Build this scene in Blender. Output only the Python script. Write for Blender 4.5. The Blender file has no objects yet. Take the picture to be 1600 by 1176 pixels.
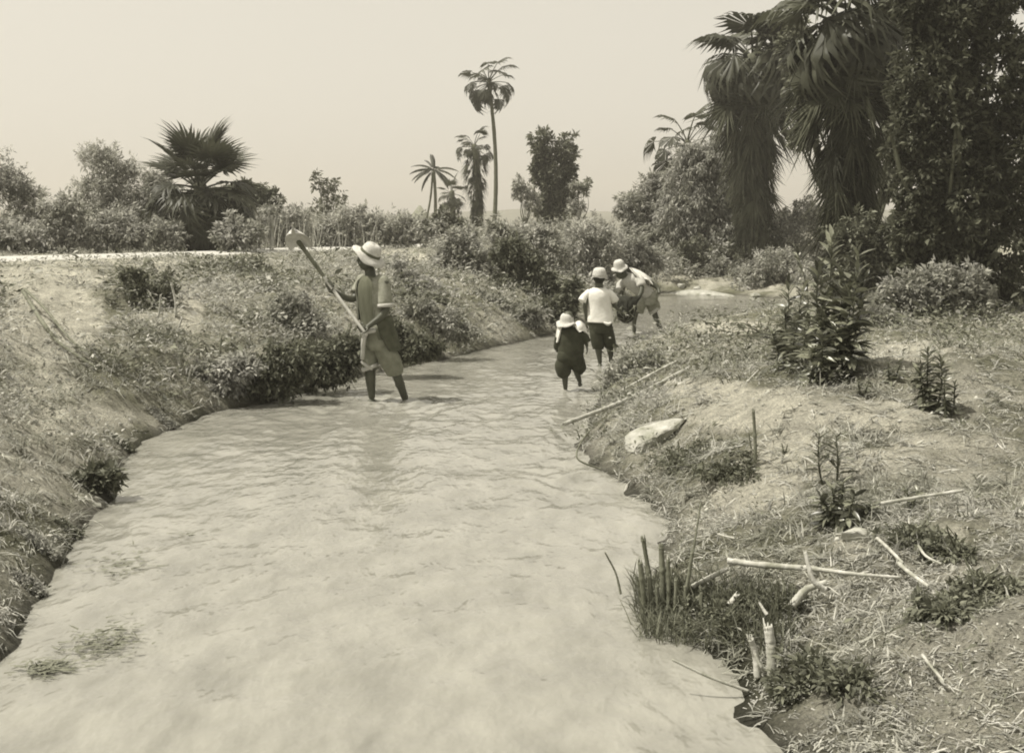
import bpy, math, random
import numpy as np
from mathutils import Vector, Matrix, Quaternion

# ------------------------------------------------------------------ camera, sky, sun, exposure
SC = bpy.context.scene
COL = SC.collection
FPX = 1775.0            # focal length in pixels of the 1600 px wide photograph
CAMZ = 1.71
PITCH = math.atan(228.0 / FPX)
cam_d = bpy.data.cameras.new('camera')
cam = bpy.data.objects.new('camera', cam_d)
COL.objects.link(cam)
cam.location = (0, 0, CAMZ)
cam.rotation_euler = (math.pi / 2 - PITCH, 0, 0)
cam_d.sensor_width = 36
cam_d.lens = 36 * FPX / 1600
cam_d.clip_start = 0.1
cam_d.clip_end = 3000
SC.camera = cam

SUN_ELEV = math.radians(62)
SUN_AZ = math.radians(-98)      # measured from +Y towards +X
SUN_DIR = Vector((math.sin(SUN_AZ) * math.cos(SUN_ELEV), math.cos(SUN_AZ) * math.cos(SUN_ELEV), math.sin(SUN_ELEV)))
world = bpy.data.worlds.new('World')
SC.world = world
world.use_nodes = True
nt = world.node_tree
nt.nodes.clear()
w_out = nt.nodes.new('ShaderNodeOutputWorld')
w_bg = nt.nodes.new('ShaderNodeBackground')
w_sky = nt.nodes.new('ShaderNodeTexSky')
w_sky.sky_type = 'NISHITA'
w_sky.sun_disc = False
w_sky.sun_elevation = SUN_ELEV
w_sky.sun_rotation = SUN_AZ
w_sky.dust_density = 4.0
w_sky.ozone_density = 1.0
w_bw = nt.nodes.new('ShaderNodeRGBToBW')
w_pow = nt.nodes.new('ShaderNodeMath'); w_pow.operation = 'POWER'; w_pow.inputs[1].default_value = 0.30
w_mul = nt.nodes.new('ShaderNodeMath'); w_mul.operation = 'MULTIPLY'; w_mul.inputs[1].default_value = 4.5
w_tint = nt.nodes.new('ShaderNodeMix'); w_tint.data_type = 'RGBA'; w_tint.blend_type = 'MULTIPLY'
w_tint.inputs['Factor'].default_value = 1.0
w_tint.inputs['B'].default_value = (1.0, 0.95, 0.83, 1)
nt.links.new(w_sky.outputs[0], w_bw.inputs[0])
nt.links.new(w_bw.outputs[0], w_pow.inputs[0])
nt.links.new(w_pow.outputs[0], w_mul.inputs[0])
nt.links.new(w_mul.outputs[0], w_tint.inputs['A'])
nt.links.new(w_tint.outputs['Result'], w_bg.inputs[0])
w_bg.inputs[1].default_value = 0.10
nt.links.new(w_bg.outputs[0], w_out.inputs[0])

sun_d = bpy.data.lights.new('sun', 'SUN')
sun_d.energy = 4.7
sun_d.angle = math.radians(0.8)
sun_d.color = (1.0, 0.945, 0.84)
sun = bpy.data.objects.new('sun', sun_d)
COL.objects.link(sun)
sun.rotation_euler = SUN_DIR.to_track_quat('Z', 'Y').to_euler()
sun.location = (-20, 30, 50)

SC.view_settings.view_transform = 'Standard'
SC.view_settings.look = 'None'
SC.view_settings.exposure = 0.32
SC.view_settings.gamma = 1.0
SC.view_settings.use_curve_mapping = False
SC.render.engine = 'CYCLES'
SC.cycles.filter_width = 1.9
SC.cycles.max_bounces = 6
SC.cycles.diffuse_bounces = 3
SC.cycles.glossy_bounces = 2
SC.cycles.transmission_bounces = 2
SC.cycles.volume_bounces = 0
SC.cycles.use_denoising = True

R = np.random.default_rng(11)
random.seed(11)

# ------------------------------------------------------------------ picture <-> place
_F = np.array([0, math.cos(PITCH), -math.sin(PITCH)])
_U = np.array([0, math.sin(PITCH), math.cos(PITCH)])
def ray(px, py):
    return _F + (px - 800) / FPX * np.array([1.0, 0, 0]) + (588 - py) / FPX * _U
def at(px, py, Y):
    d = ray(px, py)
    return np.array([0, 0, CAMZ]) + d * (Y / d[1])
def G(px, py, z=0.0):
    d = ray(px, py)
    return np.array([0, 0, CAMZ]) + d * ((z - CAMZ) / d[2])

# ------------------------------------------------------------------ noise
def _h(ix, iy, iz, s):
    n = (ix.astype(np.int64) * 374761393 + iy.astype(np.int64) * 668265263 + iz.astype(np.int64) * 2147483647 + s * 1274126177) & 0xffffffff
    n = ((n ^ (n >> 13)) * 1274126177) & 0xffffffff
    n = (n ^ (n >> 16)) & 0xffffff
    return n / float(0xffffff)
def vn(x, y, z=None, s=0):
    x = np.asarray(x, float); y = np.asarray(y, float)
    z = np.zeros_like(x) if z is None else np.asarray(z, float)
    ix, iy, iz = np.floor(x), np.floor(y), np.floor(z)
    fx, fy, fz = x - ix, y - iy, z - iz
    fx, fy, fz = (f * f * (3 - 2 * f) for f in (fx, fy, fz))
    r = 0
    for a in (0, 1):
        for b in (0, 1):
            for c in (0, 1):
                w = (fx if a else 1 - fx) * (fy if b else 1 - fy) * (fz if c else 1 - fz)
                r = r + w * _h(ix + a, iy + b, iz + c, s)
    return r
def fbm(x, y, z=None, s=0, o=4):
    t, a, n = 0, 1.0, 0
    for i in range(o):
        f = 2 ** i
        t = t + a * vn(np.asarray(x) * f + 17.3 * i, np.asarray(y) * f - 9.1 * i, None if z is None else np.asarray(z) * f, s + i)
        n += a; a *= 0.5
    return t / n
def sstep(a, b, x):
    t = np.clip((x - a) / (b - a), 0, 1)
    return t * t * (3 - 2 * t)

# ------------------------------------------------------------------ mesh building
def mk_mesh(name, V, faces, m=None, smooth=False):
    """faces: list of int arrays (n,3) or (n,4)"""
    me = bpy.data.meshes.new(name)
    V = np.ascontiguousarray(V, dtype=np.float32)
    me.vertices.add(len(V))
    me.vertices.foreach_set('co', V.ravel())
    faces = [np.asarray(f, dtype=np.int32) for f in faces if len(f)]
    nl = sum(f.size for f in faces)
    npoly = sum(len(f) for f in faces)
    me.loops.add(nl)
    me.polygons.add(npoly)
    me.loops.foreach_set('vertex_index', np.concatenate([f.ravel() for f in faces]))
    st, tot, off = [], [], 0
    for f in faces:
        k = f.shape[1]
        st.append(off + np.arange(len(f), dtype=np.int32) * k)
        off += f.size
    me.polygons.foreach_set('loop_start', np.concatenate(st).astype(np.int32))
    if smooth:
        me.polygons.foreach_set('use_smooth', np.ones(npoly, dtype=bool))
    me.update(calc_edges=True)
    if m is not None:
        for mm in (m if isinstance(m, (list, tuple)) else [m]):
            me.materials.append(mm)
    return me

class Acc:
    """collects geometry for ONE mesh"""
    def __init__(self):
        self.V, self.F3, self.F4, self.n = [], [], [], 0
    def add(self, V, f4=None, f3=None):
        V = np.asarray(V, float).reshape(-1, 3)
        if f4 is not None and len(f4): self.F4.append(np.asarray(f4) + self.n)
        if f3 is not None and len(f3): self.F3.append(np.asarray(f3) + self.n)
        self.V.append(V); self.n += len(V)
    def mesh(self, name, m, smooth=False):
        fs = []
        if self.F4: fs.append(np.concatenate(self.F4))
        if self.F3: fs.append(np.concatenate(self.F3))
        return mk_mesh(name, np.concatenate(self.V), fs, m, smooth)
    def obj(self, name, m, parent=None, smooth=False, **kw):
        return link(name, self.mesh(name, m, smooth), parent, **kw)

def link(name, data, parent=None, loc=None, **kw):
    o = bpy.data.objects.new(name, data)
    COL.objects.link(o)
    if parent is not None:
        o.parent = parent
        if loc is None:
            o.matrix_parent_inverse = Matrix.Translation(-parent.location) if parent.get('_base') else Matrix()
    if loc is not None: o.location = loc
    for k, v in kw.items():
        if v: o[k] = v
    return o
def thing(name, label, cat, loc, group=None):
    """Empty at the thing's base; children meshes are given in world coordinates"""
    o = bpy.data.objects.new(name, None)
    COL.objects.link(o)
    o.empty_display_size = 0.2
    o.location = Vector([float(c) for c in loc])
    o['label'] = label; o['category'] = cat
    if group: o['group'] = group
    o['_base'] = 1
    return o
def clean_flags():
    for o in bpy.data.objects:
        if '_base' in o: del o['_base']

def catmull(P, n):
    P = np.asarray(P, float)
    if len(P) == 2 or n <= 1:
        t = np.linspace(0, len(P) - 1, (len(P) - 1) * n + 1)
        i = np.minimum(t.astype(int), len(P) - 2); f = (t - i)[:, None]
        return P[i] * (1 - f) + P[i + 1] * f
    Q = np.vstack([2 * P[0] - P[1], P, 2 * P[-1] - P[-2]])
    out = []
    for i in range(len(P) - 1):
        p0, p1, p2, p3 = Q[i:i + 4]
        for k in range(n):
            t = k / n
            out.append(0.5 * (2 * p1 + (p2 - p0) * t + (2 * p0 - 5 * p1 + 4 * p2 - p3) * t * t + (3 * p1 - p0 - 3 * p2 + p3) * t ** 3))
    out.append(P[-1])
    return np.array(out)

def loft(acc, C, AX, AY, seg=12, sub=3, cap=True, power=2.0, closed_round=True, jitter=0.0, seed=0):
    """tube through rings: centre C, half-axis vectors AX, AY (all interpolated)"""
    C, AX, AY = catmull(C, sub), catmull(AX, sub), catmull(AY, sub)
    th = np.linspace(0, 2 * math.pi, seg, endpoint=False)
    c, s = np.cos(th), np.sin(th)
    c = np.sign(c) * np.abs(c) ** (2 / power); s = np.sign(s) * np.abs(s) ** (2 / power)
    if closed_round and cap:
        def endring(Cc, d, ax, ay):
            return Cc + d, ax * 0.6, ay * 0.6
        r0 = min(np.linalg.norm(AX[0]), np.linalg.norm(AY[0])); r1 = min(np.linalg.norm(AX[-1]), np.linalg.norm(AY[-1]))
        d0 = C[0] - C[1]; d0 = d0 / (np.linalg.norm(d0) + 1e-9); d1 = C[-1] - C[-2]; d1 = d1 / (np.linalg.norm(d1) + 1e-9)
        a = endring(C[0], d0 * r0 * 0.6, AX[0], AY[0]); b = endring(C[-1], d1 * r1 * 0.6, AX[-1], AY[-1])
        C = np.vstack([a[0], C, b[0]]); AX = np.vstack([a[1], AX, b[1]]); AY = np.vstack([a[2], AY, b[2]])
    V = C[:, None, :] + AX[:, None, :] * c[None, :, None] + AY[:, None, :] * s[None, :, None]
    n = len(C)
    if jitter:
        rr = np.random.default_rng(seed)
        V = V + rr.normal(0, jitter, V.shape)
    V = V.reshape(-1, 3)
    i = np.arange(n - 1)[:, None] * seg; j = np.arange(seg)[None, :]; k = (j + 1) % seg
    f4 = np.stack([i + j, i + k, i + seg + k, i + seg + j], -1).reshape(-1, 4)
    f3 = None
    if cap:
        V = np.vstack([V, C[0], C[-1]])
        jj = np.arange(seg); kk = (jj + 1) % seg
        f3 = np.vstack([np.stack([kk, jj, np.full(seg, n * seg)], -1), np.stack([(n - 1) * seg + jj, (n - 1) * seg + kk, np.full(seg, n * seg + 1)], -1)])
    acc.add(V, f4, f3)

def frame(d, ref=None):
    d = d / (np.linalg.norm(d) + 1e-9)
    ref = np.array([0, 0, 1.0]) if ref is None else np.asarray(ref, float)
    x = np.cross(d, ref)
    if np.linalg.norm(x) < 0.1: x = np.cross(d, np.array([1.0, 0.13, 0]))
    x /= np.linalg.norm(x)
    return x, np.cross(x, d)
def tube(acc, P, r, seg=8, sub=3, cap=True, flat=1.0, ref=None, round_=True, jitter=0.0, seed=0, power=2.0):
    P = np.asarray(P, float)
    r = np.full(len(P), r) if np.isscalar(r) else np.asarray(r, float)
    AX, AY = [], []
    for i in range(len(P)):
        d = P[min(i + 1, len(P) - 1)] - P[max(i - 1, 0)]
        x, y = frame(d, ref)
        if AX and ref is None and np.dot(x, AX[-1]) < 0: x, y = -x, -y
        AX.append(x * r[i]); AY.append(y * r[i] * flat)
    loft(acc, P, AX, AY, seg, sub, cap, power, round_, jitter, seed)

# ------------------------------------------------------------------ materials
def g(v, warm=1.0):
    t = min(max(v, 0) / 0.42, 1.0)
    return (v, v * (1.045 - .06 * t), v * (.66 + .25 * t), 1.0)
def material(name, v, var=0.3, scale=6.0, rough=0.9, bump=0.0, bscale=30.0, spec=0.2, detail=4, island=0.0, transl=0.0, streak=None, objvar=0.0):
    m = bpy.data.materials.new(name); m.use_nodes = True
    t = m.node_tree; N = t.nodes; L = t.links
    b = N['Principled BSDF']
    b.inputs['Roughness'].default_value = rough
    b.inputs['Specular IOR Level'].default_value = spec
    tc = N.new('ShaderNodeTexCoord')
    mp = N.new('ShaderNodeMapping')
    if streak: mp.inputs['Scale'].default_value = streak
    L.new(tc.outputs['Object'], mp.inputs[0])
    nz = N.new('ShaderNodeTexNoise'); nz.inputs['Scale'].default_value = scale; nz.inputs['Detail'].default_value = detail
    nz.inputs['Roughness'].default_value = 0.62
    L.new(mp.outputs[0], nz.inputs[0])
    rp = N.new('ShaderNodeValToRGB')
    rp.color_ramp.elements[0].position = 0.30; rp.color_ramp.elements[1].position = 0.70
    rp.color_ramp.elements[0].color = g(v * (1 - var)); rp.color_ramp.elements[1].color = g(v * (1 + var))
    L.new(nz.outputs['Fac'], rp.inputs[0])
    col = rp.outputs[0]
    def mulby(sock, amt):
        nonlocal col
        mr = N.new('ShaderNodeMapRange'); mr.inputs['To Min'].default_value = 1 - amt; mr.inputs['To Max'].default_value = 1 + amt
        L.new(sock, mr.inputs['Value'])
        mx = N.new('ShaderNodeVectorMath'); mx.operation = 'SCALE'
        L.new(col, mx.inputs[0]); L.new(mr.outputs[0], mx.inputs['Scale'])
        col = mx.outputs[0]
    if island:
        ge = N.new('ShaderNodeNewGeometry'); mulby(ge.outputs['Random Per Island'], island)
    if objvar:
        oi = N.new('ShaderNodeObjectInfo'); mulby(oi.outputs['Random'], objvar)
    L.new(col, b.inputs['Base Color'])
    if bump:
        n2 = N.new('ShaderNodeTexNoise'); n2.inputs['Scale'].default_value = bscale; n2.inputs['Detail'].default_value = 5
        L.new(mp.outputs[0], n2.inputs[0])
        bp = N.new('ShaderNodeBump'); bp.inputs['Strength'].default_value = bump; bp.inputs['Distance'].default_value = 0.02
        L.new(n2.outputs['Fac'], bp.inputs['Height']); L.new(bp.outputs[0], b.inputs['Normal'])
    if transl:
        tr = N.new('ShaderNodeBsdfTranslucent'); L.new(col, tr.inputs[0])
        mix = N.new('ShaderNodeMixShader'); mix.inputs[0].default_value = transl
        L.new(b.outputs[0], mix.inputs[1]); L.new(tr.outputs[0], mix.inputs[2])
        L.new(mix.outputs[0], N['Material Output'].inputs['Surface'])
    return m

M = {}
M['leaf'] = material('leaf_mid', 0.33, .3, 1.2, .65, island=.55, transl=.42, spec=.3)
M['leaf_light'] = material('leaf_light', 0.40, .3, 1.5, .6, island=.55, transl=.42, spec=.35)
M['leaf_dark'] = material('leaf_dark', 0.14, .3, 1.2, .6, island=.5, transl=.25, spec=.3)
M['vine'] = material('vine_leaf', 0.10, .3, 1.2, .7, island=.5, transl=.3, spec=.25)
M['leaf_gloss'] = material('leaf_gloss', 0.15, .25, 3, .34, objvar=.75, transl=.2, spec=.55)
M['frond'] = material('palm_frond_green', 0.062, .25, 3, .5, objvar=.35, transl=.25, spec=.35)
M['dead_frond'] = material('palm_frond_dead', 0.055, .35, 4, .85, objvar=.6, transl=.1)
M['trunk'] = material('bark', 0.085, .4, 9, .95, bump=.5, bscale=25, streak=(1, 1, .3))
M['palm_trunk'] = material('palm_bark', 0.12, .35, 6, .95, bump=.5, bscale=14, streak=(.5, .5, 3))
M['straw'] = material('straw', 0.36, .25, 8, .8, island=.5, transl=.15)
M['cane'] = material('dry_cane', 0.38, .45, 14, .75, bump=.3, bscale=60, streak=(1, 1, .35))
M['cane_dark'] = material('weathered_cane', 0.16, .35, 14, .85, bump=.3, bscale=60)
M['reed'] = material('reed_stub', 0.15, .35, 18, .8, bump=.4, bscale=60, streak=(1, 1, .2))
M['stone'] = material('pale_stone', 0.35, .4, 9, .9, bump=.7, bscale=22)
M['mud'] = material('mud_clod', 0.27, .35, 7, .95, bump=.8, bscale=25)
M['skin'] = material('skin_brown', 0.062, .15, 12, .5, spec=.45)
M['black_hair'] = material('hair_black', 0.02, .2, 30, .8)  # the hair's own even black
M['straw_hat'] = material('straw_hat', 0.50, .16, 60, .85, bump=.3, bscale=120)
M['hat_band'] = material('hat_band', 0.10, .2, 20, .9)
M['white_cloth'] = material('white_cotton', 0.74, .08, 14, .95, bump=.25, bscale=30)
M['grey_cloth'] = material('grey_cotton', 0.24, .28, 14, .95, bump=.25, bscale=30)
M['mid_cloth'] = material('brown_cotton', 0.11, .25, 14, .95, bump=.25, bscale=30, streak=(1, 1, .25))
M['light_cloth'] = material('pale_cotton', 0.44, .12, 14, .95, bump=.25, bscale=30)
M['dark_cloth'] = material('dark_cotton', 0.045, .25, 14, .95, bump=.25, bscale=30)
M['breeches'] = material('faded_cotton', 0.19, .25, 9, .95, bump=.3, bscale=26)
M['back'] = material('shaded_tail_cotton', 0.075, .3, 14, .95, bump=.25, bscale=30)  # cotton darkened to carry the shading of the shirt tail
M['eye'] = material('eye_white', 0.5, .05, 10, .3)
M['metal'] = material('pale_muddy_steel', 0.55, .2, 20, .55, spec=.5)
M['handle'] = material('worn_wood_handle', 0.48, .2, 20, .7, streak=(1, 1, .2))
M['netting'] = material('wet_netting', 0.018, .3, 40, .8, bump=.6, bscale=80)
M['hut'] = material('hut_thatch', 0.22, .25, 3, .95, bump=.4, bscale=20)

# ------------------------------------------------------------------ ground shape
LEFT = np.array([(-1.9, -8), (-2.0, 3.2)] + [tuple(G(x, y)[:2]) for x, y in [
    (20, 1010), (60, 930), (100, 880), (125, 830), (180, 775), (190, 720), (225, 690), (330, 645), (420, 628), (480, 613), (560, 590),
    (640, 573), (700, 560), (760, 545), (830, 530), (880, 518), (930, 498), (985, 472), (1030, 457), (1080, 457), (1140, 461), (1220, 467), (1330, 468), (1500, 466)]] + [(40, 33)])
RIGHT = np.array([(1.1, -8), (1.0, 3.0)] + [tuple(G(x, y)[:2]) for x, y in [
    (1160, 1110), (1165, 1050), (1110, 1010), (1040, 975), (1005, 960), (1020, 900), (1045, 820), (1000, 770), (935, 735), (905, 700), (920, 660),
    (937, 620), (948, 580), (975, 550), (1020, 530), (1090, 512), (1180, 498), (1260, 494), (1400, 492)]] + [(40, 22.5)])
def seg_dist(px, py, L):
    best = np.full(px.shape, 1e9)
    for (ax, ay), (bx, by) in zip(L[:-1], L[1:]):
        dx, dy = bx - ax, by - ay
        t = np.clip(((px - ax) * dx + (py - ay) * dy) / (dx * dx + dy * dy + 1e-12), 0, 1)
        best = np.minimum(best, (px - ax - t * dx) ** 2 + (py - ay - t * dy) ** 2)
    return np.sqrt(best)
POLY = np.vstack([LEFT, RIGHT[::-1]])
def in_poly(px, py):
    c = np.zeros(px.shape, bool)
    n = len(POLY)
    for i in range(n):
        x1, y1 = POLY[i]; x2, y2 = POLY[(i + 1) % n]
        if y1 == y2: continue
        cond = ((y1 > py) != (y2 > py)) & (px < (x2 - x1) * (py - y1) / (y2 - y1) + x1)
        c ^= cond
    return c
ROAD = np.array([(-14.5, 9), (-8.9, 20.7), (-7.3, 24.2), (-5.8, 30), (-3.6, 37), (0.5, 48)])
def ground_h(x, y):
    x = np.asarray(x, float); y = np.asarray(y, float)
    wob = (fbm(x * 1.8, y * 1.8, s=3, o=4) - .5) * 0.35
    dl = seg_dist(x, y, LEFT); dr = seg_dist(x, y, RIGHT)
    ins = in_poly(x, y)
    dlw = np.maximum(dl + wob * sstep(0, .3, dl), 0); drw = np.maximum(dr + wob * sstep(0, .3, dr), 0)
    far = sstep(2.0, 6.0, x) * sstep(18, 26, y)
    A = 0.80 * (1 - far) + 0.30 * far
    hl = A * (1 - np.exp(-dlw / 0.75)) + (0.36 * (1 - far) + 0.25 * far) * sstep(0.5, 5.5, dlw)
    lump = (fbm(x * 1.1, y * 1.1, s=21, o=5) - .5)
    hl = hl + lump * 0.34 * sstep(0, .8, dl) * (1 - sstep(5, 7.5, dl) * .8)
    hr = 0.36 * (1 - np.exp(-drw / 0.55)) + 0.14 * sstep(.3, 3.5, drw)
    hr = hr + 0.30 * np.exp(-(((x - 3.3) / 1.9) ** 2 + ((y - 8.6) / 1.7) ** 2)) * sstep(.2, 1.2, dr)
    hr = hr + 0.16 * np.exp(-(((x - 1.9) / .8) ** 2 + ((y - 7.3) / 1.0) ** 2)) * sstep(.1, .8, dr)
    hr = hr + (fbm(x * 1.6, y * 1.6, s=31, o=5) - .5) * 0.20 * sstep(0, .6, dr)
    fine = (fbm(x * 6, y * 6, s=41, o=4) - .5)
    clod = np.abs(fbm(x * 3.1, y * 3.1, s=45, o=4) - .5) * -1.6 + .25
    hl = hl + fine * .11 * sstep(0, .25, dl) + clod * .12 * sstep(.1, .6, dl); hr = hr + clod * .05 * sstep(.2, 1., dr) + fine * .07 * sstep(0, .3, dr)
    bed = -0.32 * sstep(0, 0.9, np.minimum(dl, dr)) - 0.01
    h = np.where(ins, bed, np.where(dl < dr, hl, hr))
    h = np.where(ins, h, np.maximum(h, 0.004 + 0.10 * sstep(0, .35, np.minimum(dl, dr))))
    rd = seg_dist(x, y, ROAD)
    k = (1 - sstep(1.6, 3.2, rd)) * (~ins)
    h = h * (1 - k) + 1.20 * k
    # beyond the road the land is level
    return h
XS = np.concatenate([np.linspace(-700, -60, 24), np.linspace(-56, -14, 60), np.arange(-13.5, -6, .16), np.arange(-6, 6.2, .05), np.arange(6.3, 16, .16), np.linspace(16.5, 60, 60), np.linspace(75, 700, 24)])
YS = np.concatenate([np.linspace(-40, -1, 12), np.arange(0, 2.4, .2), np.arange(2.4, 15, .05), np.arange(15, 34, .11), np.linspace(34.3, 80, 90), np.linspace(85, 900, 45)])
GX, GY = np.meshgrid(XS, YS)
GH = ground_h(GX.ravel(), GY.ravel()).reshape(GX.shape)
def grid_faces(nr, nc):
    i = np.arange(nr - 1)[:, None] * nc; j = np.arange(nc - 1)[None, :]
    return np.stack([i + j, i + j + 1, i + nc + j + 1, i + nc + j], -1).reshape(-1, 4)
def H(x, y):
    """height of the built ground sheet at x, y (bilinear)"""
    x = np.asarray(x, float); y = np.asarray(y, float)
    i = np.clip(np.searchsorted(XS, x) - 1, 0, len(XS) - 2); j = np.clip(np.searchsorted(YS, y) - 1, 0, len(YS) - 2)
    fx = (x - XS[i]) / (XS[i + 1] - XS[i]); fy = (y - YS[j]) / (YS[j + 1] - YS[j])
    return (GH[j, i] * (1 - fx) + GH[j, i + 1] * fx) * (1 - fy) + (GH[j + 1, i] * (1 - fx) + GH[j + 1, i + 1] * fx) * fy
def T(px, py, near=2.2):
    """the point of the ground (or water) seen at a pixel"""
    d = ray(px, py); ts = np.concatenate([np.arange(near, 40, .02), np.arange(40, 200, .2)])
    P = np.array([0, 0, CAMZ])[None] + d[None] * (ts / d[1])[:, None]
    hh = np.maximum(H(P[:, 0], P[:, 1]), 0)
    k = np.argmax(P[:, 2] < hh)
    return np.array([P[k, 0], P[k, 1], hh[k]])

# ground material: pale silt with darker humus, pebbly relief
def ground_material():
    m = bpy.data.materials.new('silt_ground'); m.use_nodes = True
    t = m.node_tree; N = t.nodes; L = t.links; b = N['Principled BSDF']
    b.inputs['Roughness'].default_value = .95; b.inputs['Specular IOR Level'].default_value = .1
    tc = N.new('ShaderNodeTexCoord')
    def noise(s, d=6, r=.6):
        n = N.new('ShaderNodeTexNoise'); n.inputs['Scale'].default_value = s; n.inputs['Detail'].default_value = d; n.inputs['Roughness'].default_value = r
        L.new(tc.outputs['Object'], n.inputs[0]); return n.outputs['Fac']
    def ramp(s, p0, c0, p1, c1):
        r = N.new('ShaderNodeValToRGB'); e = r.color_ramp.elements
        e[0].position = p0; e[0].color = c0; e[1].position = p1; e[1].color = c1
        L.new(s, r.inputs[0]); return r.outputs[0]
    def mix(a, bb, f, mode='MIX'):
        x = N.new('ShaderNodeMix'); x.data_type = 'RGBA'; x.blend_type = mode
        if hasattr(f, 'links'): L.new(f, x.inputs['Factor'])
        else: x.inputs['Factor'].default_value = f
        L.new(a, x.inputs['A']); L.new(bb, x.inputs['B']); return x.outputs['Result']
    big = ramp(noise(.9, 6, .65), .40, g(.20), .60, g(.50))
    mid = ramp(noise(7, 6, .7), .38, g(.55), .62, g(1.0))
    fine = ramp(noise(60, 5, .75), .36, g(.45), .62, g(1.15))
    av = N.new('ShaderNodeAttribute'); av.attribute_name = 'bare'
    ad = N.new('ShaderNodeMath'); ad.operation = 'ADD'; L.new(av.outputs['Fac'], ad.inputs[0]); L.new(noise(3.2, 6, .7), ad.inputs[1])
    mk = ramp(ad.outputs[0], .78, (0, 0, 0, 1), 1.12, (1, 1, 1, 1))
    pale = ramp(noise(4, 6, .65), .35, g(.52), .62, g(.70))
    big = mix(big, pale, mk)
    c = mix(big, mid, .6, 'MULTIPLY'); c = mix(c, fine, .8, 'MULTIPLY')
    # wet darker rim just above the water line
    geo = N.new('ShaderNodeNewGeometry'); sp = N.new('ShaderNodeSeparateXYZ'); L.new(geo.outputs['Position'], sp.inputs[0])
    mr = N.new('ShaderNodeMapRange'); mr.inputs['From Min'].default_value = .0; mr.inputs['From Max'].default_value = .09
    mr.inputs['To Min'].default_value = .30; mr.inputs['To Max'].default_value = 1.0
    L.new(sp.outputs['Z'], mr.inputs['Value'])
    sc = N.new('ShaderNodeVectorMath'); sc.operation = 'SCALE'; L.new(c, sc.inputs[0]); L.new(mr.outputs[0], sc.inputs['Scale'])
    L.new(sc.outputs[0], b.inputs['Base Color'])
    bp = N.new('ShaderNodeBump'); bp.inputs['Strength'].default_value = 1.0; bp.inputs['Distance'].default_value = .05
    L.new(noise(26, 9, .8), bp.inputs['Height'])
    L.new(bp.outputs[0], b.inputs['Normal'])
    return m
GM = ground_material()
def project(P):
    v = P - np.array([0, 0, CAMZ]); f = np.maximum(v @ _F, .01)
    return 800 + FPX * v[:, 0] / f, 588 - FPX * (v @ _U) / f
def spots(lst, px, py):
    m = np.zeros(px.shape)
    for x, y, rx, ry, w in lst:
        m = np.maximum(m, w * np.exp(-(((px - x) / rx) ** 2 + ((py - y) / ry) ** 2) ** 1.5))
    return m
# bare pale silt lies in these places (given as the photograph shows them)
BARE_L = [(85, 500, 80, 70, 1), (60, 600, 60, 26, .8), (295, 480, 26, 40, .95), (110, 655, 110, 26, .8), (60, 745, 50, 40, .5), (250, 425, 60, 14, .4), (50, 435, 130, 22, .8), (200, 408, 260, 9, .6), (620, 400, 60, 12, .6)]
BARE_R = [(1180, 640, 120, 34, 1), (1180, 760, 80, 42, 1), (1340, 650, 130, 26, .9), (1250, 700, 80, 34, .95), (1420, 555, 80, 24, .7), (1300, 735, 80, 22, .7), (1150, 512, 80, 12, .8), (1330, 850, 34, 24, .8), (1100, 605, 80, 18, .7), (1380, 720, 100, 22, .6), (1450, 690, 70, 16, .6), (1480, 830, 50, 20, .5)]
ground = link('ground', mk_mesh('ground', np.stack([GX.ravel(), GY.ravel(), GH.ravel()], -1), [grid_faces(len(YS), len(XS))], GM, True), kind='structure')

P_ = np.stack([GX.ravel(), GY.ravel(), GH.ravel()], -1); px_, py_ = project(P_)
left_ = seg_dist(P_[:, 0], P_[:, 1], LEFT) < seg_dist(P_[:, 0], P_[:, 1], RIGHT)
bare_ = np.where(left_, spots(BARE_L, px_, py_), spots(BARE_R, px_, py_)) * (P_[:, 1] > 1)
at_ = ground.data.attributes.new('bare', 'FLOAT', 'POINT'); at_.data.foreach_set('value', bare_.astype(np.float32))

# road: pale beaten dirt on top of the embankment
def build_road():
    P = catmull(ROAD, 24); n = len(P)
    d = np.gradient(P, axis=0); d /= np.linalg.norm(d, axis=1)[:, None]; nx = np.stack([d[:, 1], -d[:, 0]], -1)
    w = np.array([-1.35, -1.1, -.6, 0, .6, 1.1, 1.35]); z = np.array([-.03, .02, .03, .045, .03, .02, -.03])
    V = P[:, None, :] + nx[:, None, :] * (w[None, :, None] + (fbm(P[:, 0] * 2, P[:, 1] * 2, s=5)[:, None, None] - .5) * .3)
    zz = np.broadcast_to(1.205 + z[None, :], V.shape[:2])
    V = np.concatenate([V, zz[..., None]], -1).reshape(-1, 3)
    m = material('road_dust', .46, .12, 5, .95, bump=.4, bscale=15)
    link('road', mk_mesh('road', V, [grid_faces(n, len(w))], m, True), kind='structure')
build_road()

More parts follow.
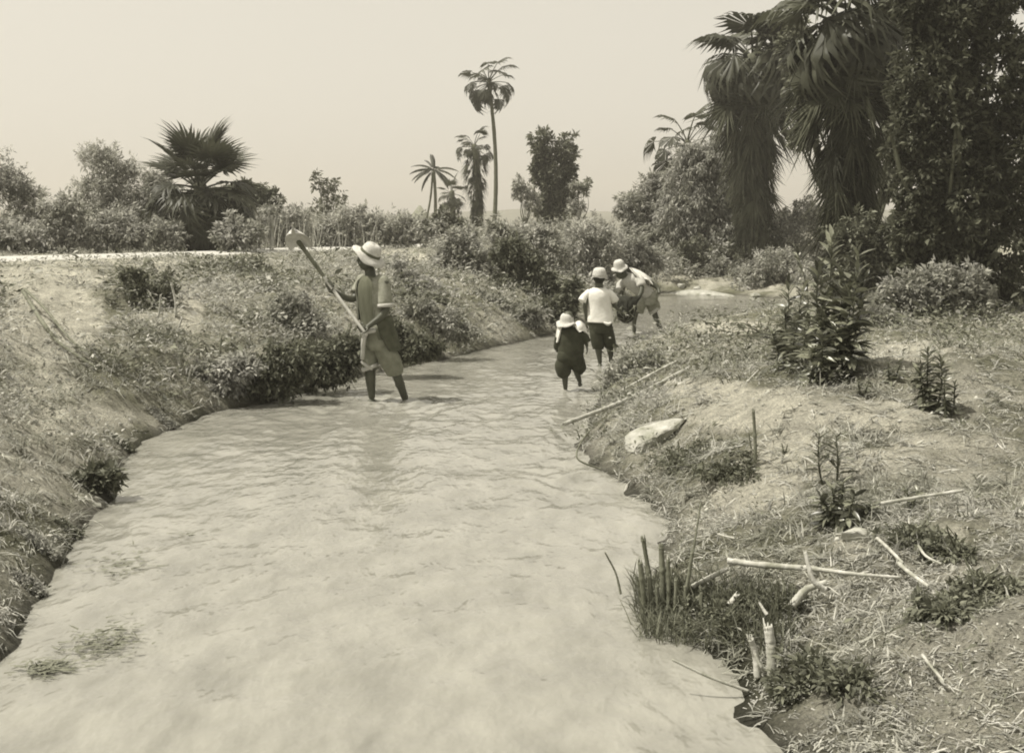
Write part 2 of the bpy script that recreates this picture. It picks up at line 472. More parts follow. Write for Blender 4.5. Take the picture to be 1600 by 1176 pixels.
# water: muddy, rippled
def build_water():
    xs = np.concatenate([np.arange(-4, -2.6, .2), np.arange(-2.6, 2.2, .028), np.arange(2.2, 40, .5)])
    ys = np.concatenate([np.arange(-8, 3.2, .4), np.arange(3.2, 14, .035), np.arange(14, 36, .12)])
    X, Y = np.meshgrid(xs, ys)
    wx = X + .6 * fbm(X * .7, Y * .7, s=8); wy = Y + .6 * fbm(X * .7 + 9, Y * .7, s=9)
    flow = X * .9 - Y * .12
    Z = (fbm(wx * 3.4 + wy * 1.3, wy * 2.6 - wx * 1.6, s=51, o=2) - .5) * .030 + (fbm(wx * 11 + wy * 4, wy * 7 - wx * 5, s=61, o=2) - .5) * .013 * (.5 + 1.2 * fbm(X * .9, Y * .6, s=66, o=2))
    rif = np.exp(-(((X - .55) / .5) ** 2 + ((Y - 8.3) / 1.2) ** 2)) + .8 * np.exp(-(((X + .7) / 1.1) ** 2 + ((Y - 10.6) / .8) ** 2)) + .7 * np.exp(-(((X - .9) / .4) ** 2 + ((Y - 5.6) / .9) ** 2))
    Z = Z * (.8 + 1.3 * rif)
    for fx, fy, am in ((581, 625, 1), (635, 628, 1), (883, 611, .8), (937, 571, .8), (991, 520, .9), (1034, 519, .9)):
        q = G(fx, fy); d = np.hypot(X - q[0], (Y - q[1]))
        Z = Z + am * .020 * np.exp(-d / .28) * np.cos(d * 34) + am * .010 * np.exp(-np.hypot((X - q[0] - .1) / .12, (Y - q[1] + .3) / .35)) 
    m = bpy.data.materials.new('muddy_water'); m.use_nodes = True
    t = m.node_tree; N = t.nodes; L = t.links; b = N['Principled BSDF']
    b.inputs['Roughness'].default_value = .07; b.inputs['IOR'].default_value = 1.45; b.inputs['Specular IOR Level'].default_value = .5
    tc = N.new('ShaderNodeTexCoord')
    mp = N.new('ShaderNodeMapping'); mp.inputs['Scale'].default_value = (1.7, .9, 1); mp.inputs['Rotation'].default_value = (0, 0, -.45)
    L.new(tc.outputs['Object'], mp.inputs[0])
    def noise(s, d=4, r=.6):
        n = N.new('ShaderNodeTexNoise'); n.inputs['Scale'].default_value = s; n.inputs['Detail'].default_value = d; n.inputs['Roughness'].default_value = r
        L.new(mp.outputs[0], n.inputs[0]); return n.outputs['Fac']
    b.inputs['Subsurface Weight'].default_value = .3; b.inputs['Subsurface Radius'].default_value = (1, 1, 1); b.inputs['Subsurface Scale'].default_value = .12
    r = N.new('ShaderNodeValToRGB'); e = r.color_ramp.elements
    e[0].position = .30; e[0].color = (.195, .192, .165, 1); e[1].position = .62; e[1].color = (.285, .28, .243, 1)
    L.new(noise(2.0, 6, .62), r.inputs[0]); L.new(r.outputs[0], b.inputs['Base Color'])
    bp = N.new('ShaderNodeBump'); bp.inputs['Strength'].default_value = .45; bp.inputs['Distance'].default_value = .03
    L.new(noise(8, 2, .5), bp.inputs['Height']); L.new(bp.outputs[0], b.inputs['Normal'])
    link('water', mk_mesh('water', np.stack([X.ravel(), Y.ravel(), Z.ravel()], -1), [grid_faces(len(ys), len(xs))], m, True), kind='structure')
build_water()

# far hills
def build_hills():
    xs = np.linspace(-420, 420, 160); ys = np.linspace(420, 700, 24)
    X, Y = np.meshgrid(xs, ys)
    prof = np.sin((Y - 420) / 280 * math.pi)
    Z = prof * (4 + 13 * fbm(X * .012, Y * .01, s=71, o=4))
    m = material('hill_scrub', .12, .3, .05, .95)
    link('hills', mk_mesh('hills', np.stack([X.ravel(), Y.ravel(), Z.ravel()], -1), [grid_faces(len(ys), len(xs))], m, True), kind='structure')
build_hills()

# thin summer haze over the whole place
def build_haze():
    x0, x1, y0, y1, z0, z1 = -760, 760, -60, 960, -1.6, 40
    V = [(x, y, z) for z in (z0, z1) for x, y in ((x0, y0), (x1, y0), (x1, y1), (x0, y1))]
    m = bpy.data.materials.new('haze'); m.use_nodes = True; N = m.node_tree.nodes; N.clear()
    o = N.new('ShaderNodeOutputMaterial'); v = N.new('ShaderNodeVolumePrincipled')
    v.inputs['Color'].default_value = (1, .955, .86, 1); v.inputs['Density'].default_value = 0.0016; v.inputs['Anisotropy'].default_value = 0.2
    m.node_tree.links.new(v.outputs[0], o.inputs['Volume'])
    link('haze', mk_mesh('haze', V, [[[0, 3, 2, 1], [4, 5, 6, 7], [0, 1, 5, 4], [1, 2, 6, 5], [2, 3, 7, 6], [3, 0, 4, 7]]], m), kind='stuff', label='thin pale haze in the air')
build_haze()

# ------------------------------------------------------------------ foliage
def unit(v):
    return v / (np.linalg.norm(v, axis=-1, keepdims=True) + 1e-9)
def leaf_quads(acc, P, D, N, Ln, W, fold=.15):
    S = unit(np.cross(D, N)); N2 = np.cross(S, D)
    Ln = Ln[:, None]; W = W[:, None]
    a = P; b = P + D * Ln * .45 + S * W * .5 + N2 * W * fold; c = P + D * Ln - N2 * Ln * .12; d = P + D * Ln * .45 - S * W * .5 + N2 * W * fold
    n = len(P)
    V = np.stack([a, b, c, d], 1).reshape(-1, 3)
    i = np.arange(n) * 4
    acc.add(V, np.stack([i, i + 1, i + 2, i + 3], -1))
def foliage(acc, blobs, n_leaf, leaf, rng, clump=.22, aspect=.42, droop=.25, per=26, shell=.45, ground=False, updown=0.0):
    """blobs: (centre, (rx, ry, rz)); leaves gathered in small clumps through each volume, denser near its surface"""
    vols = np.array([(r[0] * r[1] * r[2]) ** (2 / 3) for _, r in blobs]); vols = vols / vols.sum()
    for (c, r), w in zip(blobs, vols):
        k = max(int(n_leaf * w / per), 3)
        u = unit(rng.normal(size=(k, 3)))
        rho = shell + (1 - shell) * rng.random(k) ** .6
        rho = rho * (0.80 + .34 * rng.random(k) ** 2)
        o3 = rng.random(3) * 40
        rho = rho * (.62 + .78 * vn(u[:, 0] * 2.1 + o3[0], u[:, 1] * 2.1 + o3[1], u[:, 2] * 2.1 + o3[2], 4))
        r = np.array(r)
        sc = np.array(c) + u * rho[:, None] * r
        gm = (r[0] * r[1] * r[2]) ** (1 / 3)
        # every clump is a sprig: leaves set along a short shoot that grows outwards and up (or weeps)
        sd = unit(u * .7 + rng.normal(size=(k, 3)) * .45 + np.array([0, 0, .45 - droop * 1.6 + updown]))
        sl = clump * gm * (.7 + 1.6 * rng.random(k) ** 2)
        m = rng.poisson(per, k)
        idx = np.repeat(np.arange(k), m)
        tt = rng.random(len(idx))
        lat = rng.normal(size=(len(idx), 3)) * (.22 * (1.1 - .7 * tt))[:, None] * (sl[idx] * .8 + leaf * .4)[:, None]
        P = sc[idx] + sd[idx] * ((tt - .35) * sl[idx])[:, None] + lat
        D = unit(sd[idx] * .55 + unit(lat) * .6 + rng.normal(size=lat.shape) * .35 + np.array([0, 0, -droop * .8]))
        N = unit(rng.normal(size=lat.shape) * .6 + np.array([0, 0, 1.0]))
        if ground:
            hh = H(P[:, 0], P[:, 1]); P[:, 2] = np.maximum(P[:, 2], hh + .02)
        L = leaf * (.55 + .8 * rng.random(len(idx)))
        leaf_quads(acc, P, D, N, L, L * aspect * (.8 + .4 * rng.random(len(idx))))
def pxblobs(Y, lst, deep=.8):
    """(px, py, radius x, radius y in photograph pixels[, depth offset]) at distance Y -> blobs"""
    out = []
    for b in lst:
        dy = b[4] if len(b) > 4 else 0
        s = (Y + dy) / FPX
        out.append((at(b[0], b[1], Y + dy), (b[2] * s, b[2] * s * deep, b[3] * s)))
    return out
def limbs(acc, base, blobs, r0, rng, n=2):
    """trunk forks reaching into each blob, tapered and crooked"""
    base = np.array(base, float)
    for c, r in blobs:
        for q in range(n):
            tgt = np.array(c) + unit(rng.normal(size=3)) * np.array(r) * .5
            mid = base * .5 + tgt * .5 + rng.normal(size=3) * np.linalg.norm(tgt - base) * .07
            mid[2] = base[2] + (tgt[2] - base[2]) * .45
            rr = r0 * (.35 + .3 * rng.random())
            tube(acc, [base, mid, tgt], [rr, rr * .6, rr * .18], 6, 4)
            for w in range(2):
                t2 = tgt + unit(rng.normal(size=3) + [0, 0, .4]) * np.array(r) * .6
                tube(acc, [mid * .3 + tgt * .7, (tgt + t2) / 2 + rng.normal(size=3) * .05, t2], [rr * .3, rr * .2, rr * .08], 5, 3)
def tree(name, label, base, blobs, n_leaf, leaf, mat, tr=.09, seed=0, cat='tree', group=None, fork=.35, **kw):
    rng = np.random.default_rng(seed + 100)
    base = np.array(base, float)
    t = thing(name, label, cat, base, group)
    a = Acc()
    cz = np.mean([b[0] for b in blobs], axis=0)
    fk = base + (cz - base) * fork
    tube(a, [base - [0, 0, .15], base * .5 + fk * .5 + rng.normal(size=3) * [tr, tr, 0], fk], [tr * 1.3, tr, tr * .8], 9, 5, jitter=tr * .06, seed=seed)
    limbs(a, fk, blobs, tr, rng)
    a.obj('trunk' if cat == 'tree' else 'stems', M['trunk'], t, True)
    f = Acc(); foliage(f, blobs, n_leaf, leaf, rng, **kw)
    f.obj('crown' if cat == 'tree' else 'leaves', mat, t)
    return t
def shrub(name, label, blobs, n_leaf, leaf, mat, seed=0, group=None, cat='shrub', **kw):
    c = np.mean([b[0] for b in blobs], axis=0)
    q = np.array([c[0], c[1]])
    left = seg_dist(q[:1], q[1:], LEFT)[0] < seg_dist(q[:1], q[1:], RIGHT)[0]
    for _ in range(30):
        if H(q[0], q[1]) > .04: break
        q = q + ((-.08, .03) if left else (.08, .0))
    c = [q[0], q[1]]
    zb = float(H(c[0], c[1]))
    return tree(name, label, (c[0], c[1], zb), blobs, n_leaf, leaf, mat, tr=.03, seed=seed, cat=cat, group=group, fork=.2, ground=True, **kw)

# ---- palms
def fan_frond(name, m, pet=.75, L=.75, nseg=22, spread=115, bend=.5, droop=.25, vfold=.12, web=.5, rng=None, ragged=.0):
    rng = rng or np.random.default_rng(5)
    a = Acc()
    # petiole: a flat triangular stalk
    xs = np.linspace(0, pet, 6)
    tube(a, np.stack([xs, xs * 0, xs * 0], -1), np.linspace(.028, .012, 6), 4, 1, ref=(0, 1, 0), round_=False)
    ang = np.radians(np.linspace(-spread, spread, nseg)); da = ang[1] - ang[0]
    for k, t in enumerate(ang):
        l = L * (1 - .32 * (abs(t) / math.radians(spread)) ** 2) * (.88 + .2 * rng.random()) * (1 - ragged * rng.random())
        jit = rng.normal() * .05
        def pt(r, tt, up=0):
            z = -droop * (r / L) ** 2.2 * L * (1 + rng.random() * .35) + up
            return [pet + math.cos(tt) * r, math.sin(tt) * r, z + vfold * abs(math.sin(tt)) * r]
        up = .018 if k % 2 else -.018
        b = [pet, 0, 0]
        w = web * l
        ml, mr, mc = pt(w, t - da * .5), pt(w, t + da * .5), pt(w, t, up)
        q = .78 * l; hw = da * .5 * .45 * w / q
        nl, nr = pt(q, t + jit - hw), pt(q, t + jit + hw)
        tip = pt(l, t + jit * 1.6)
        a.add([b, ml, mc, mr, nl, nr, tip], None, [[0, 1, 2], [0, 2, 3], [1, 4, 2], [2, 4, 5], [2, 5, 3], [4, 6, 5]])
    V = np.concatenate(a.V)
    Lt = pet + L; s = V[:, 0] / Lt; th = bend * s
    x = np.where(bend > 1e-3, np.sin(th) / max(bend, 1e-3) * Lt, V[:, 0]); z = -(1 - np.cos(th)) / max(bend, 1e-3) * Lt
    V = np.stack([x + V[:, 2] * np.sin(th), V[:, 1], z + V[:, 2] * np.cos(th)], -1)
    a.V = [V]
    return a.mesh(name, m)
FR = [fan_frond('fan_frond_mesh', M['frond'], bend=.35, droop=.12, rng=np.random.default_rng(1)),
      fan_frond('fan_frond_mesh', M['frond'], bend=.8, droop=.35, nseg=20, rng=np.random.default_rng(2)),
      fan_frond('fan_frond_mesh', M['frond'], bend=1.15, droop=.5, spread=100, rng=np.random.default_rng(3))]
FL = [fan_frond('floppy_frond_mesh', M['frond'], pet=.7, L=.75, bend=.5, droop=.55, web=.68, rng=np.random.default_rng(11)),
      fan_frond('floppy_frond_mesh', M['frond'], pet=.7, L=.8, bend=1.0, droop=.9, web=.68, spread=105, nseg=20, rng=np.random.default_rng(12)),
      fan_frond('floppy_frond_mesh', M['frond'], pet=.65, L=.85, bend=1.3, droop=1.0, web=.62, spread=90, nseg=18, vfold=.3, rng=np.random.default_rng(13))]
FM = [fan_frond('clumped_frond_mesh', M['frond'], pet=1.0, L=.6, bend=.5, droop=.7, web=.7, spread=100, nseg=18, rng=np.random.default_rng(21)),
      fan_frond('clumped_frond_mesh', M['frond'], pet=1.05, L=.62, bend=.9, droop=.9, web=.7, spread=95, nseg=18, vfold=.25, rng=np.random.default_rng(22)),
      fan_frond('clumped_frond_mesh', M['frond'], pet=.95, L=.7, bend=1.0, droop=.8, web=.65, spread=80, nseg=16, vfold=.3, rng=np.random.default_rng(23))]
DF = [fan_frond('dead_frond_mesh', M['dead_frond'], pet=.6, L=.85, bend=.25, droop=.1, spread=48, nseg=15, vfold=.35, web=.35, ragged=.35, rng=np.random.default_rng(4)),
      fan_frond('dead_frond_mesh', M['dead_frond'], pet=.5, L=.95, bend=.15, droop=.05, spread=30, nseg=13, vfold=.5, web=.3, ragged=.45, rng=np.random.default_rng(6))]
def palm_trunk(t, base, top, r0, r1, name='trunk'):
    a = Acc(); n = 14
    base, top = np.array(base, float), np.array(top, float)
    side = np.array([.03, .02, 0]) * np.linalg.norm(top - base)
    P = [base - [0, 0, .2] + (top - base + [0, 0, .2]) * k / n + side * math.sin(k / n * math.pi) for k in range(n + 1)]
    rr = [(r0 + (r1 - r0) * k / n) * (1 + .5 * math.exp(-k * 1.2)) * (1 + .04 * math.sin(k * 9)) for k in range(n + 1)]
    tube(a, P, rr, 10, 3, jitter=r1 * .05)
    a.obj(name, M['palm_trunk'], t, True)
    return [np.array(p) for p in P]
def put(parent, mesh, name, loc, rot, s):
    o = bpy.data.objects.new(name, mesh); COL.objects.link(o); o.parent = parent
    o.location = Vector([float(v) for v in loc]) - parent.location; o.rotation_euler = rot; o.scale = (s, s, s)
    return o
def fan_palm(label, base, top, r0, r1, nf, s, seed, skirt=0, sk_len=0, sk_s=1.0, elev=(-55, 80), wind=0.0, dead_top=0.0, group=None, name='fan_palm', azb=None, FR=FR, sk_e=-48):
    rng = np.random.default_rng(seed)
    t = thing(name, label, 'palm tree', base, group)
    P = palm_trunk(t, base, top, r0, r1)
    top = P[-1]
    for k in range(nf):
        u = (k + .5) / nf
        e = math.radians(elev[1] + (elev[0] - elev[1]) * u ** .85) + rng.normal() * .12
        az = k * 2.39996 + rng.normal() * .2 if azb is None else azb[k % len(azb)]
        dx = math.cos(az)
        e += wind * dx * .5
        m = FR[0] if e > .5 else (FR[1] if e > -.1 else FR[2])
        put(t, m, 'frond', top + np.array([0, 0, -.25 * s * u]), (rng.normal() * .35, -e, az), s * (.85 + .3 * rng.random()))
    for k in range(skirt):
        u = (k + .5) / skirt
        az = k * 2.39996 + rng.normal() * .3
        z = .15 + sk_len * u ** .9
        q = z / max(np.linalg.norm(top - np.array(base)), 1e-3)
        c = top + (np.array(base) - top) * q
        e = math.radians(sk_e - 30 * min(1, u * 3) + rng.normal() * 7)
        put(t, DF[k % 2], 'dead_frond', c + np.array([math.cos(az), math.sin(az), 0]) * r1 * .8, (rng.normal() * .5, -e, az), sk_s * (.75 + .5 * rng.random()) * (1.1 - .35 * u))
    return t

def wz(px, py, Y, zmin=None):
    p = at(px, py, Y); return p

# 1 young fan palm beside the road, left
Y = 27.0
b = at(314, 392, Y); b[2] = float(H(b[0], b[1]))
fan_palm('stout young fan palm with spiky crown and dark skirt beside the road', b, at(312, 290, Y), .2, .16, 52, 1.12, 41, skirt=110, sk_len=1.35, sk_s=.85, elev=(-42, 85), sk_e=-55)
# 2 tall slim palm
Y = 50.0
b = at(770, 384, Y); b[2] = float(H(b[0], b[1]))
fan_palm('tallest slender palm with bare trunk and drooping crown', b, at(764, 126, Y), .105, .07, 26, .86, 42, skirt=7, sk_len=.3, sk_s=.5, elev=(-22, 62), wind=.35, FR=FM)
# 3 shorter skirted palm next to it
Y = 48.0
b = at(747, 384, Y); b[2] = float(H(b[0], b[1]))
fan_palm('shaggy skirted palm just left of the tallest palm', b, at(741, 228, Y), .18, .13, 20, .6, 43, skirt=140, sk_len=4.4, sk_s=.66, elev=(-20, 85), FR=FM)
# 4 small fan palm close to it
Y = 52.0
b = at(705, 372, Y); b[2] = float(H(b[0], b[1]))
fan_palm('short shaggy palm right of the coconut palm', b, at(706, 300, Y), .14, .12, 14, .62, 44, skirt=34, sk_len=1.5, sk_s=.62, elev=(-40, 80))
# 5 fan palm showing above the willow on the right bank
Y = 39.0
b = at(1098, 420, Y); b[2] = float(H(b[0], b[1]))
fan_palm('mid sized fan palm with open crown rising above the willow', b, at(1074, 222, Y), .16, .12, 18, .95, 45, skirt=34, sk_len=1.8, sk_s=.9, elev=(-25, 85), wind=.2, FR=FM)
# 6 big skirted palm
Y = 33.0
b = at(1178, 436, Y); b[2] = float(H(b[0], b[1]))
fan_palm('great skirted palm leaning over the willow, narrow trunk base', b, at(1176, 92, Y), .3, .24, 72, 1.36, 46, skirt=226, sk_len=4.4, sk_s=1.4, elev=(-62, 66), wind=.2, FR=FL)
# 7 second big skirted palm
Y = 20.5
b = at(1330, 462, Y); b[2] = float(H(b[0], b[1]))
fan_palm('broad dark skirted palm between the gap and the vine tree', b, at(1322, 40, Y), .27, .22, 60, 1.1, 47, skirt=236, sk_len=4.2, sk_s=1.08, elev=(-62, 66), wind=.2, FR=FL, sk_e=-48)
# thin palm left between palms, seen beyond gap
# 8 cluster of small papaya like trees left
for (px, top, lab, sd) in [(500, 284, 'spindly open crowned tree on thin stems beyond the road', 1)]:
    Y = 45.0
    b = at(px, 385, Y); b[2] = float(H(b[0], b[1]))
    tree('spindly_tree', lab, b, pxblobs(Y, [(497, 282, 11, 12), (515, 292, 9, 9), (526, 290, 7, 8), (505, 300, 8, 6), (530, 312, 12, 12), (500, 325, 12, 14), (515, 318, 9, 12)]), 900, .16, M['leaf_dark'], .08, sd, clump=.5, per=10)

# coconut palm with feather fronds
def feather_frond(name, L=2.2, bend=1.1, nl=34, ll=.42, m=None):
    a = Acc()
    def c(s):
        th = bend * s; return np.array([math.sin(th) / bend * L, 0, -(1 - math.cos(th)) / bend * L]), np.array([math.cos(th), 0, -math.sin(th)])
    tube(a, [c(s)[0] for s in np.linspace(0, 1, 9)], np.linspace(.03, .006, 9), 4, 1, ref=(0, 1, 0))
    rg = np.random.default_rng(8)
    P, D, N, Ls = [], [], [], []
    for s in np.linspace(.14, .99, nl):
        p, d = c(s)
        for sg in (-1, 1):
            P.append(p); D.append(unit(d * .65 + np.array([0, sg * .75, 0]) + np.array([0, 0, -.35 - .25 * rg.random()]))); N.append([0, 0, 1.0]); Ls.append(ll * math.sin(math.pi * (.18 + .75 * s)) * (.85 + .3 * rg.random()))
    Ls = np.array(Ls)
    leaf_quads(a, np.array(P), np.array(D), np.array(N), Ls, Ls * .12 + .02)
    return a.mesh(name, m or M['frond'])
FF = feather_frond('feather_frond_mesh')
Y = 55.0
b = at(676, 372, Y); b[2] = float(H(b[0], b[1]))
t = thing('coconut_palm', 'small coconut palm with feathery crown and two thin stems', 'palm tree', b)
palm_trunk(t, b, at(678, 268, Y), .09, .07)
palm_trunk(t, at(664, 345, Y), at(676, 270, Y), .05, .05)
rg = np.random.default_rng(3)
top = at(678, 266, Y)
for k, (az, e) in enumerate([(math.pi, .35), (math.pi, -.05), (2.8, -.45), (.1, .5), (0.0, .15), (.3, -.2), (1.6, .6), (4.4, .4), (1.9, 1.25), (1.2, 1.45), (2.2, 1.1), (.6, -.3), (2.9, .7), (5.2, .1), (3.5, .1), (2.0, 1.5)]):
    put(t, FF, 'frond', top, (rg.normal() * .2, -e, az), .56 if abs(e) < 1 else .46)

# ------------------------------------------------------------------ trees and shrubs of the background
def gbase(px, Y):
    p = at(px, 400, Y); p[2] = float(H(p[0], p[1])); return p
# tree with split crown, centre
Y = 44.0
tree('split_crown_tree', 'dense tree whose crown forks into two upright lobes', gbase(866, Y), pxblobs(Y, [
    (848, 232, 20, 28), (842, 262, 16, 26), (885, 240, 16, 32), (868, 272, 26, 26), (856, 300, 22, 18), (884, 285, 16, 26), (866, 335, 26, 24), (850, 322, 20, 20), (885, 322, 18, 16)]), 15000, .17, M['leaf_dark'], .14, 3, clump=.3, shell=.3)
tree('drooping_bush', 'pale drooping branched small tree under the forked crown, left side', gbase(822, Y - 1), pxblobs(Y - 1, [
    (812, 288, 11, 12), (822, 302, 14, 10), (830, 316, 12, 12), (806, 300, 6, 8)]), 1700, .15, M['leaf_light'], .05, 4, clump=.4)
tree('drooping_bush', 'pale low branched small tree under the forked crown, right side', gbase(900, Y - 1), pxblobs(Y - 1, [
    (905, 296, 14, 8), (915, 286, 6, 8), (898, 326, 13, 11)]), 1300, .15, M['leaf'], .05, 5, clump=.4)
# rounded tree behind the young palm
Y = 34.0
tree('rounded_tree', 'rounded dark tree right behind the young fan palm', gbase(385, Y), pxblobs(Y, [
    (388, 302, 34, 22), (415, 314, 30, 22), (360, 312, 30, 24), (385, 330, 50, 20), (345, 335, 20, 26)]), 12000, .13, M['leaf_dark'], .13, 6, clump=.25, shell=.3)
# wispy tamarisk like trees at left
Y = 29.5
WS = [
  ('wispy_tree', 'wispy pale tree with feathery top at left edge of the road', 152, [(150, 250, 30, 26), (178, 270, 34, 30), (135, 290, 26, 24), (190, 305, 40, 34), (160, 320, 40, 30), (165, 240, 18, 16), (205, 268, 22, 20)], 9000, 'leaf_light', 7),
  ('wispy_tree', 'thin leafy tree between the feathery tree and the young palm', 238, [(245, 300, 30, 34), (225, 330, 32, 30), (262, 330, 24, 34), (240, 285, 18, 16), (272, 350, 12, 24)], 7500, 'leaf', 8),
  ('leafy_tree', 'dark leafy tree cut by the left edge beside the road', 40, [(38, 300, 26, 34), (60, 330, 26, 26), (20, 290, 24, 30), (-5, 280, 30, 50), (40, 350, 40, 30)], 9000, 'leaf', 9),
]
for nm, lab, bx, bl, n, mm, sd in WS:
    tree(nm, lab, gbase(bx, Y), pxblobs(Y, bl), n, .11, M[mm], .05, sd, clump=.5, aspect=.3, per=22, shell=.0, updown=.35)
Y = 25.8
SB = [
  ('leafy_shrub', 'dark bushy shrub at the foot of the feathery tree', 100, [(100, 330, 34, 30), (90, 360, 44, 28), (125, 365, 32, 24)], 5200, 'leaf', 10),
  ('leafy_shrub', 'tangled shrub on the road edge left of the young palm', 185, [(180, 352, 36, 28), (205, 368, 44, 20), (160, 372, 26, 18)], 5200, 'leaf', 11),
  ('leafy_shrub', 'low shrub touching the left side of the palm skirt', 262, [(258, 365, 30, 24), (268, 380, 20, 10)], 2400, 'leaf', 12),
  ('leafy_shrub', 'low shrub cut by the left edge beside the road', 30, [(30, 372, 40, 22), (60, 378, 30, 16), (-10, 365, 34, 26)], 4200, 'leaf', 13),
  ('leafy_shrub', 'scrubby shrub right of the palm skirt under the rounded tree', 372, [(365, 362, 26, 24), (390, 368, 26, 20), (345, 370, 14, 16)], 3300, 'leaf', 14),
]
for nm, lab, bx, bl, n, mm, sd in SB:
    shrub(nm, lab, pxblobs(Y, bl), n, .11, M[mm], sd, clump=.3, per=14, shell=.2)
Y = 33.0
SB = [
  ('scrub_bush', 'thin scrub bush behind the raised shovel', [(440, 355, 34, 30), (420, 340, 24, 24), (465, 345, 24, 30)], 3600, 'leaf', 15),
  ('scrub_bush', 'pale scrub bush with loose top behind the fence posts', [(545, 340, 30, 24), (560, 360, 36, 26), (520, 355, 26, 24)], 3800, 'leaf_light', 16),
  ('scrub_bush', 'round pale bush behind the head of the standing man', [(610, 362, 38, 26), (640, 356, 32, 24), (590, 352, 22, 20)], 4600, 'leaf_light', 17),
  ('scrub_bush', 'dark low bush directly beyond the end of the road', [(480, 372, 34, 14), (510, 370, 30, 16), (545, 378, 24, 8)], 2300, 'leaf', 18),
  ('scrub_bush', 'dark bush below the short shaggy palm', [(692, 346, 18, 20), (678, 352, 16, 14), (712, 352, 14, 14)], 1900, 'leaf_dark', 19),
]
for nm, lab, bl, n, mm, sd in SB:
    shrub(nm, lab, pxblobs(Y, bl), n, .13, M[mm], sd, clump=.35, per=13, shell=.2)

# far treeline: one wood that reads as one mass
f = Acc(); rg = np.random.default_rng(77)
bl = []
for k in range(150):
    px = -120 + k * 12.5 + rg.normal() * 6
    Yk = 85 + rg.random() * 60
    top = 340 + 8 * math.sin(k * .37) + rg.normal() * 4
    s = Yk / FPX
    p = at(px, top + 14, Yk)
    bl.append((p, (14 * s * (1 + .6 * rg.random()), 12 * s, 15 * s)))
    p2 = at(px, top + 34, Yk - 4); bl.append((p2, (18 * s, 12 * s, 16 * s)))
foliage(f, bl, 60000, .42, rg, clump=.35, shell=.3)
f.obj('distant_woods', M['leaf'], None, kind='stuff', label='low distant woods along the horizon', category='woods')

# thatched hut roof beyond the bushes
Y = 75.0
p = at(656, 352, Y); s = Y / FPX
t = thing('thatched_hut', 'small pointed thatched roof showing above the distant bushes', 'hut', (p[0], p[1], float(H(p[0], p[1]))))
a = Acc()
c = np.array([p[0], p[1], 0]); w = 17 * s; z0 = at(656, 344, Y)[2]; z1 = at(656, 321, Y)[2]
n = 4
a.add([c + [-w, -w, z0], c + [w, -w, z0], c + [w, w, z0], c + [-w, w, z0], c + [-.08, 0, z1], c + [.08, 0, z1], c + [-w, -w, z0 - .12], c + [w, -w, z0 - .12], c + [w, w, z0 - .12], c + [-w, w, z0 - .12]],
      [[0, 1, 5, 4], [2, 3, 4, 5], [6, 7, 1, 0], [7, 8, 2, 1], [8, 9, 3, 2], [9, 6, 0, 3], [9, 8, 7, 6]], [[1, 2, 5], [3, 0, 4]])
a.obj('roof', M['hut'], t)
a = Acc(); hb = float(H(p[0], p[1])); v = w * .8
a.add([c + [sx * v, sy * v, zz] for zz in (hb, z0) for sx, sy in ((-1, -1), (1, -1), (1, 1), (-1, 1))], [[0, 1, 5, 4], [1, 2, 6, 5], [2, 3, 7, 6], [3, 0, 4, 7]])
a.obj('wall', M['hut'], t)

# bank bushes between the stream and the road, centre
CB = [
  (22.0, 'bank_bush', 'big pale leaved bush on the bank left of the tall palms foot', [(722, 385, 40, 28), (735, 412, 48, 30), (705, 405, 28, 26), (715, 440, 42, 22), (750, 440, 34, 22)], 9500, 'leaf', 21),
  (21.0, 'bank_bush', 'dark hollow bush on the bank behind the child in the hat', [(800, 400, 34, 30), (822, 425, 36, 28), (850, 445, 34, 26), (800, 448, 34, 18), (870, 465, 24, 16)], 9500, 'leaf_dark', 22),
  (26.0, 'bank_bush', 'pale bush below the forked tree', [(800, 375, 36, 26), (835, 378, 36, 26), (780, 362, 26, 18), (860, 400, 34, 30), (848, 368, 22, 18)], 9500, 'leaf_light', 23),
  (27.0, 'bank_bush', 'pale reedy bush behind the boy in the cap', [(905, 380, 36, 30), (935, 372, 34, 24), (900, 415, 40, 32), (945, 405, 36, 34), (920, 440, 36, 22)], 11000, 'leaf_light', 24),
  (30.0, 'bank_bush', 'leafy bush right behind the bending man', [(975, 385, 32, 28), (1000, 400, 28, 28), (985, 420, 30, 20), (1025, 408, 24, 18)], 6500, 'leaf', 25),
  (17.0, 'bank_bush', 'low rounded bush at the water edge, centre of the left bank', [(655, 522, 36, 26), (630, 505, 28, 26), (680, 530, 20, 16)], 5500, 'leaf_dark', 26),
  (18.5, 'bank_bush', 'low dark bush at the water edge left of the child', [(800, 500, 30, 18), (770, 490, 26, 18), (830, 495, 26, 16)], 4200, 'leaf', 27),
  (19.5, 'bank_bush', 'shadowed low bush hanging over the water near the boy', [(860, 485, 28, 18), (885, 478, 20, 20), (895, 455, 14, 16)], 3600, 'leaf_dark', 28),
]
for Y, nm, lab, bl, n, mm, sd in CB:
    shrub(nm, lab, pxblobs(Y, bl), n, .10, M[mm], sd, clump=.28, per=15, shell=.25)

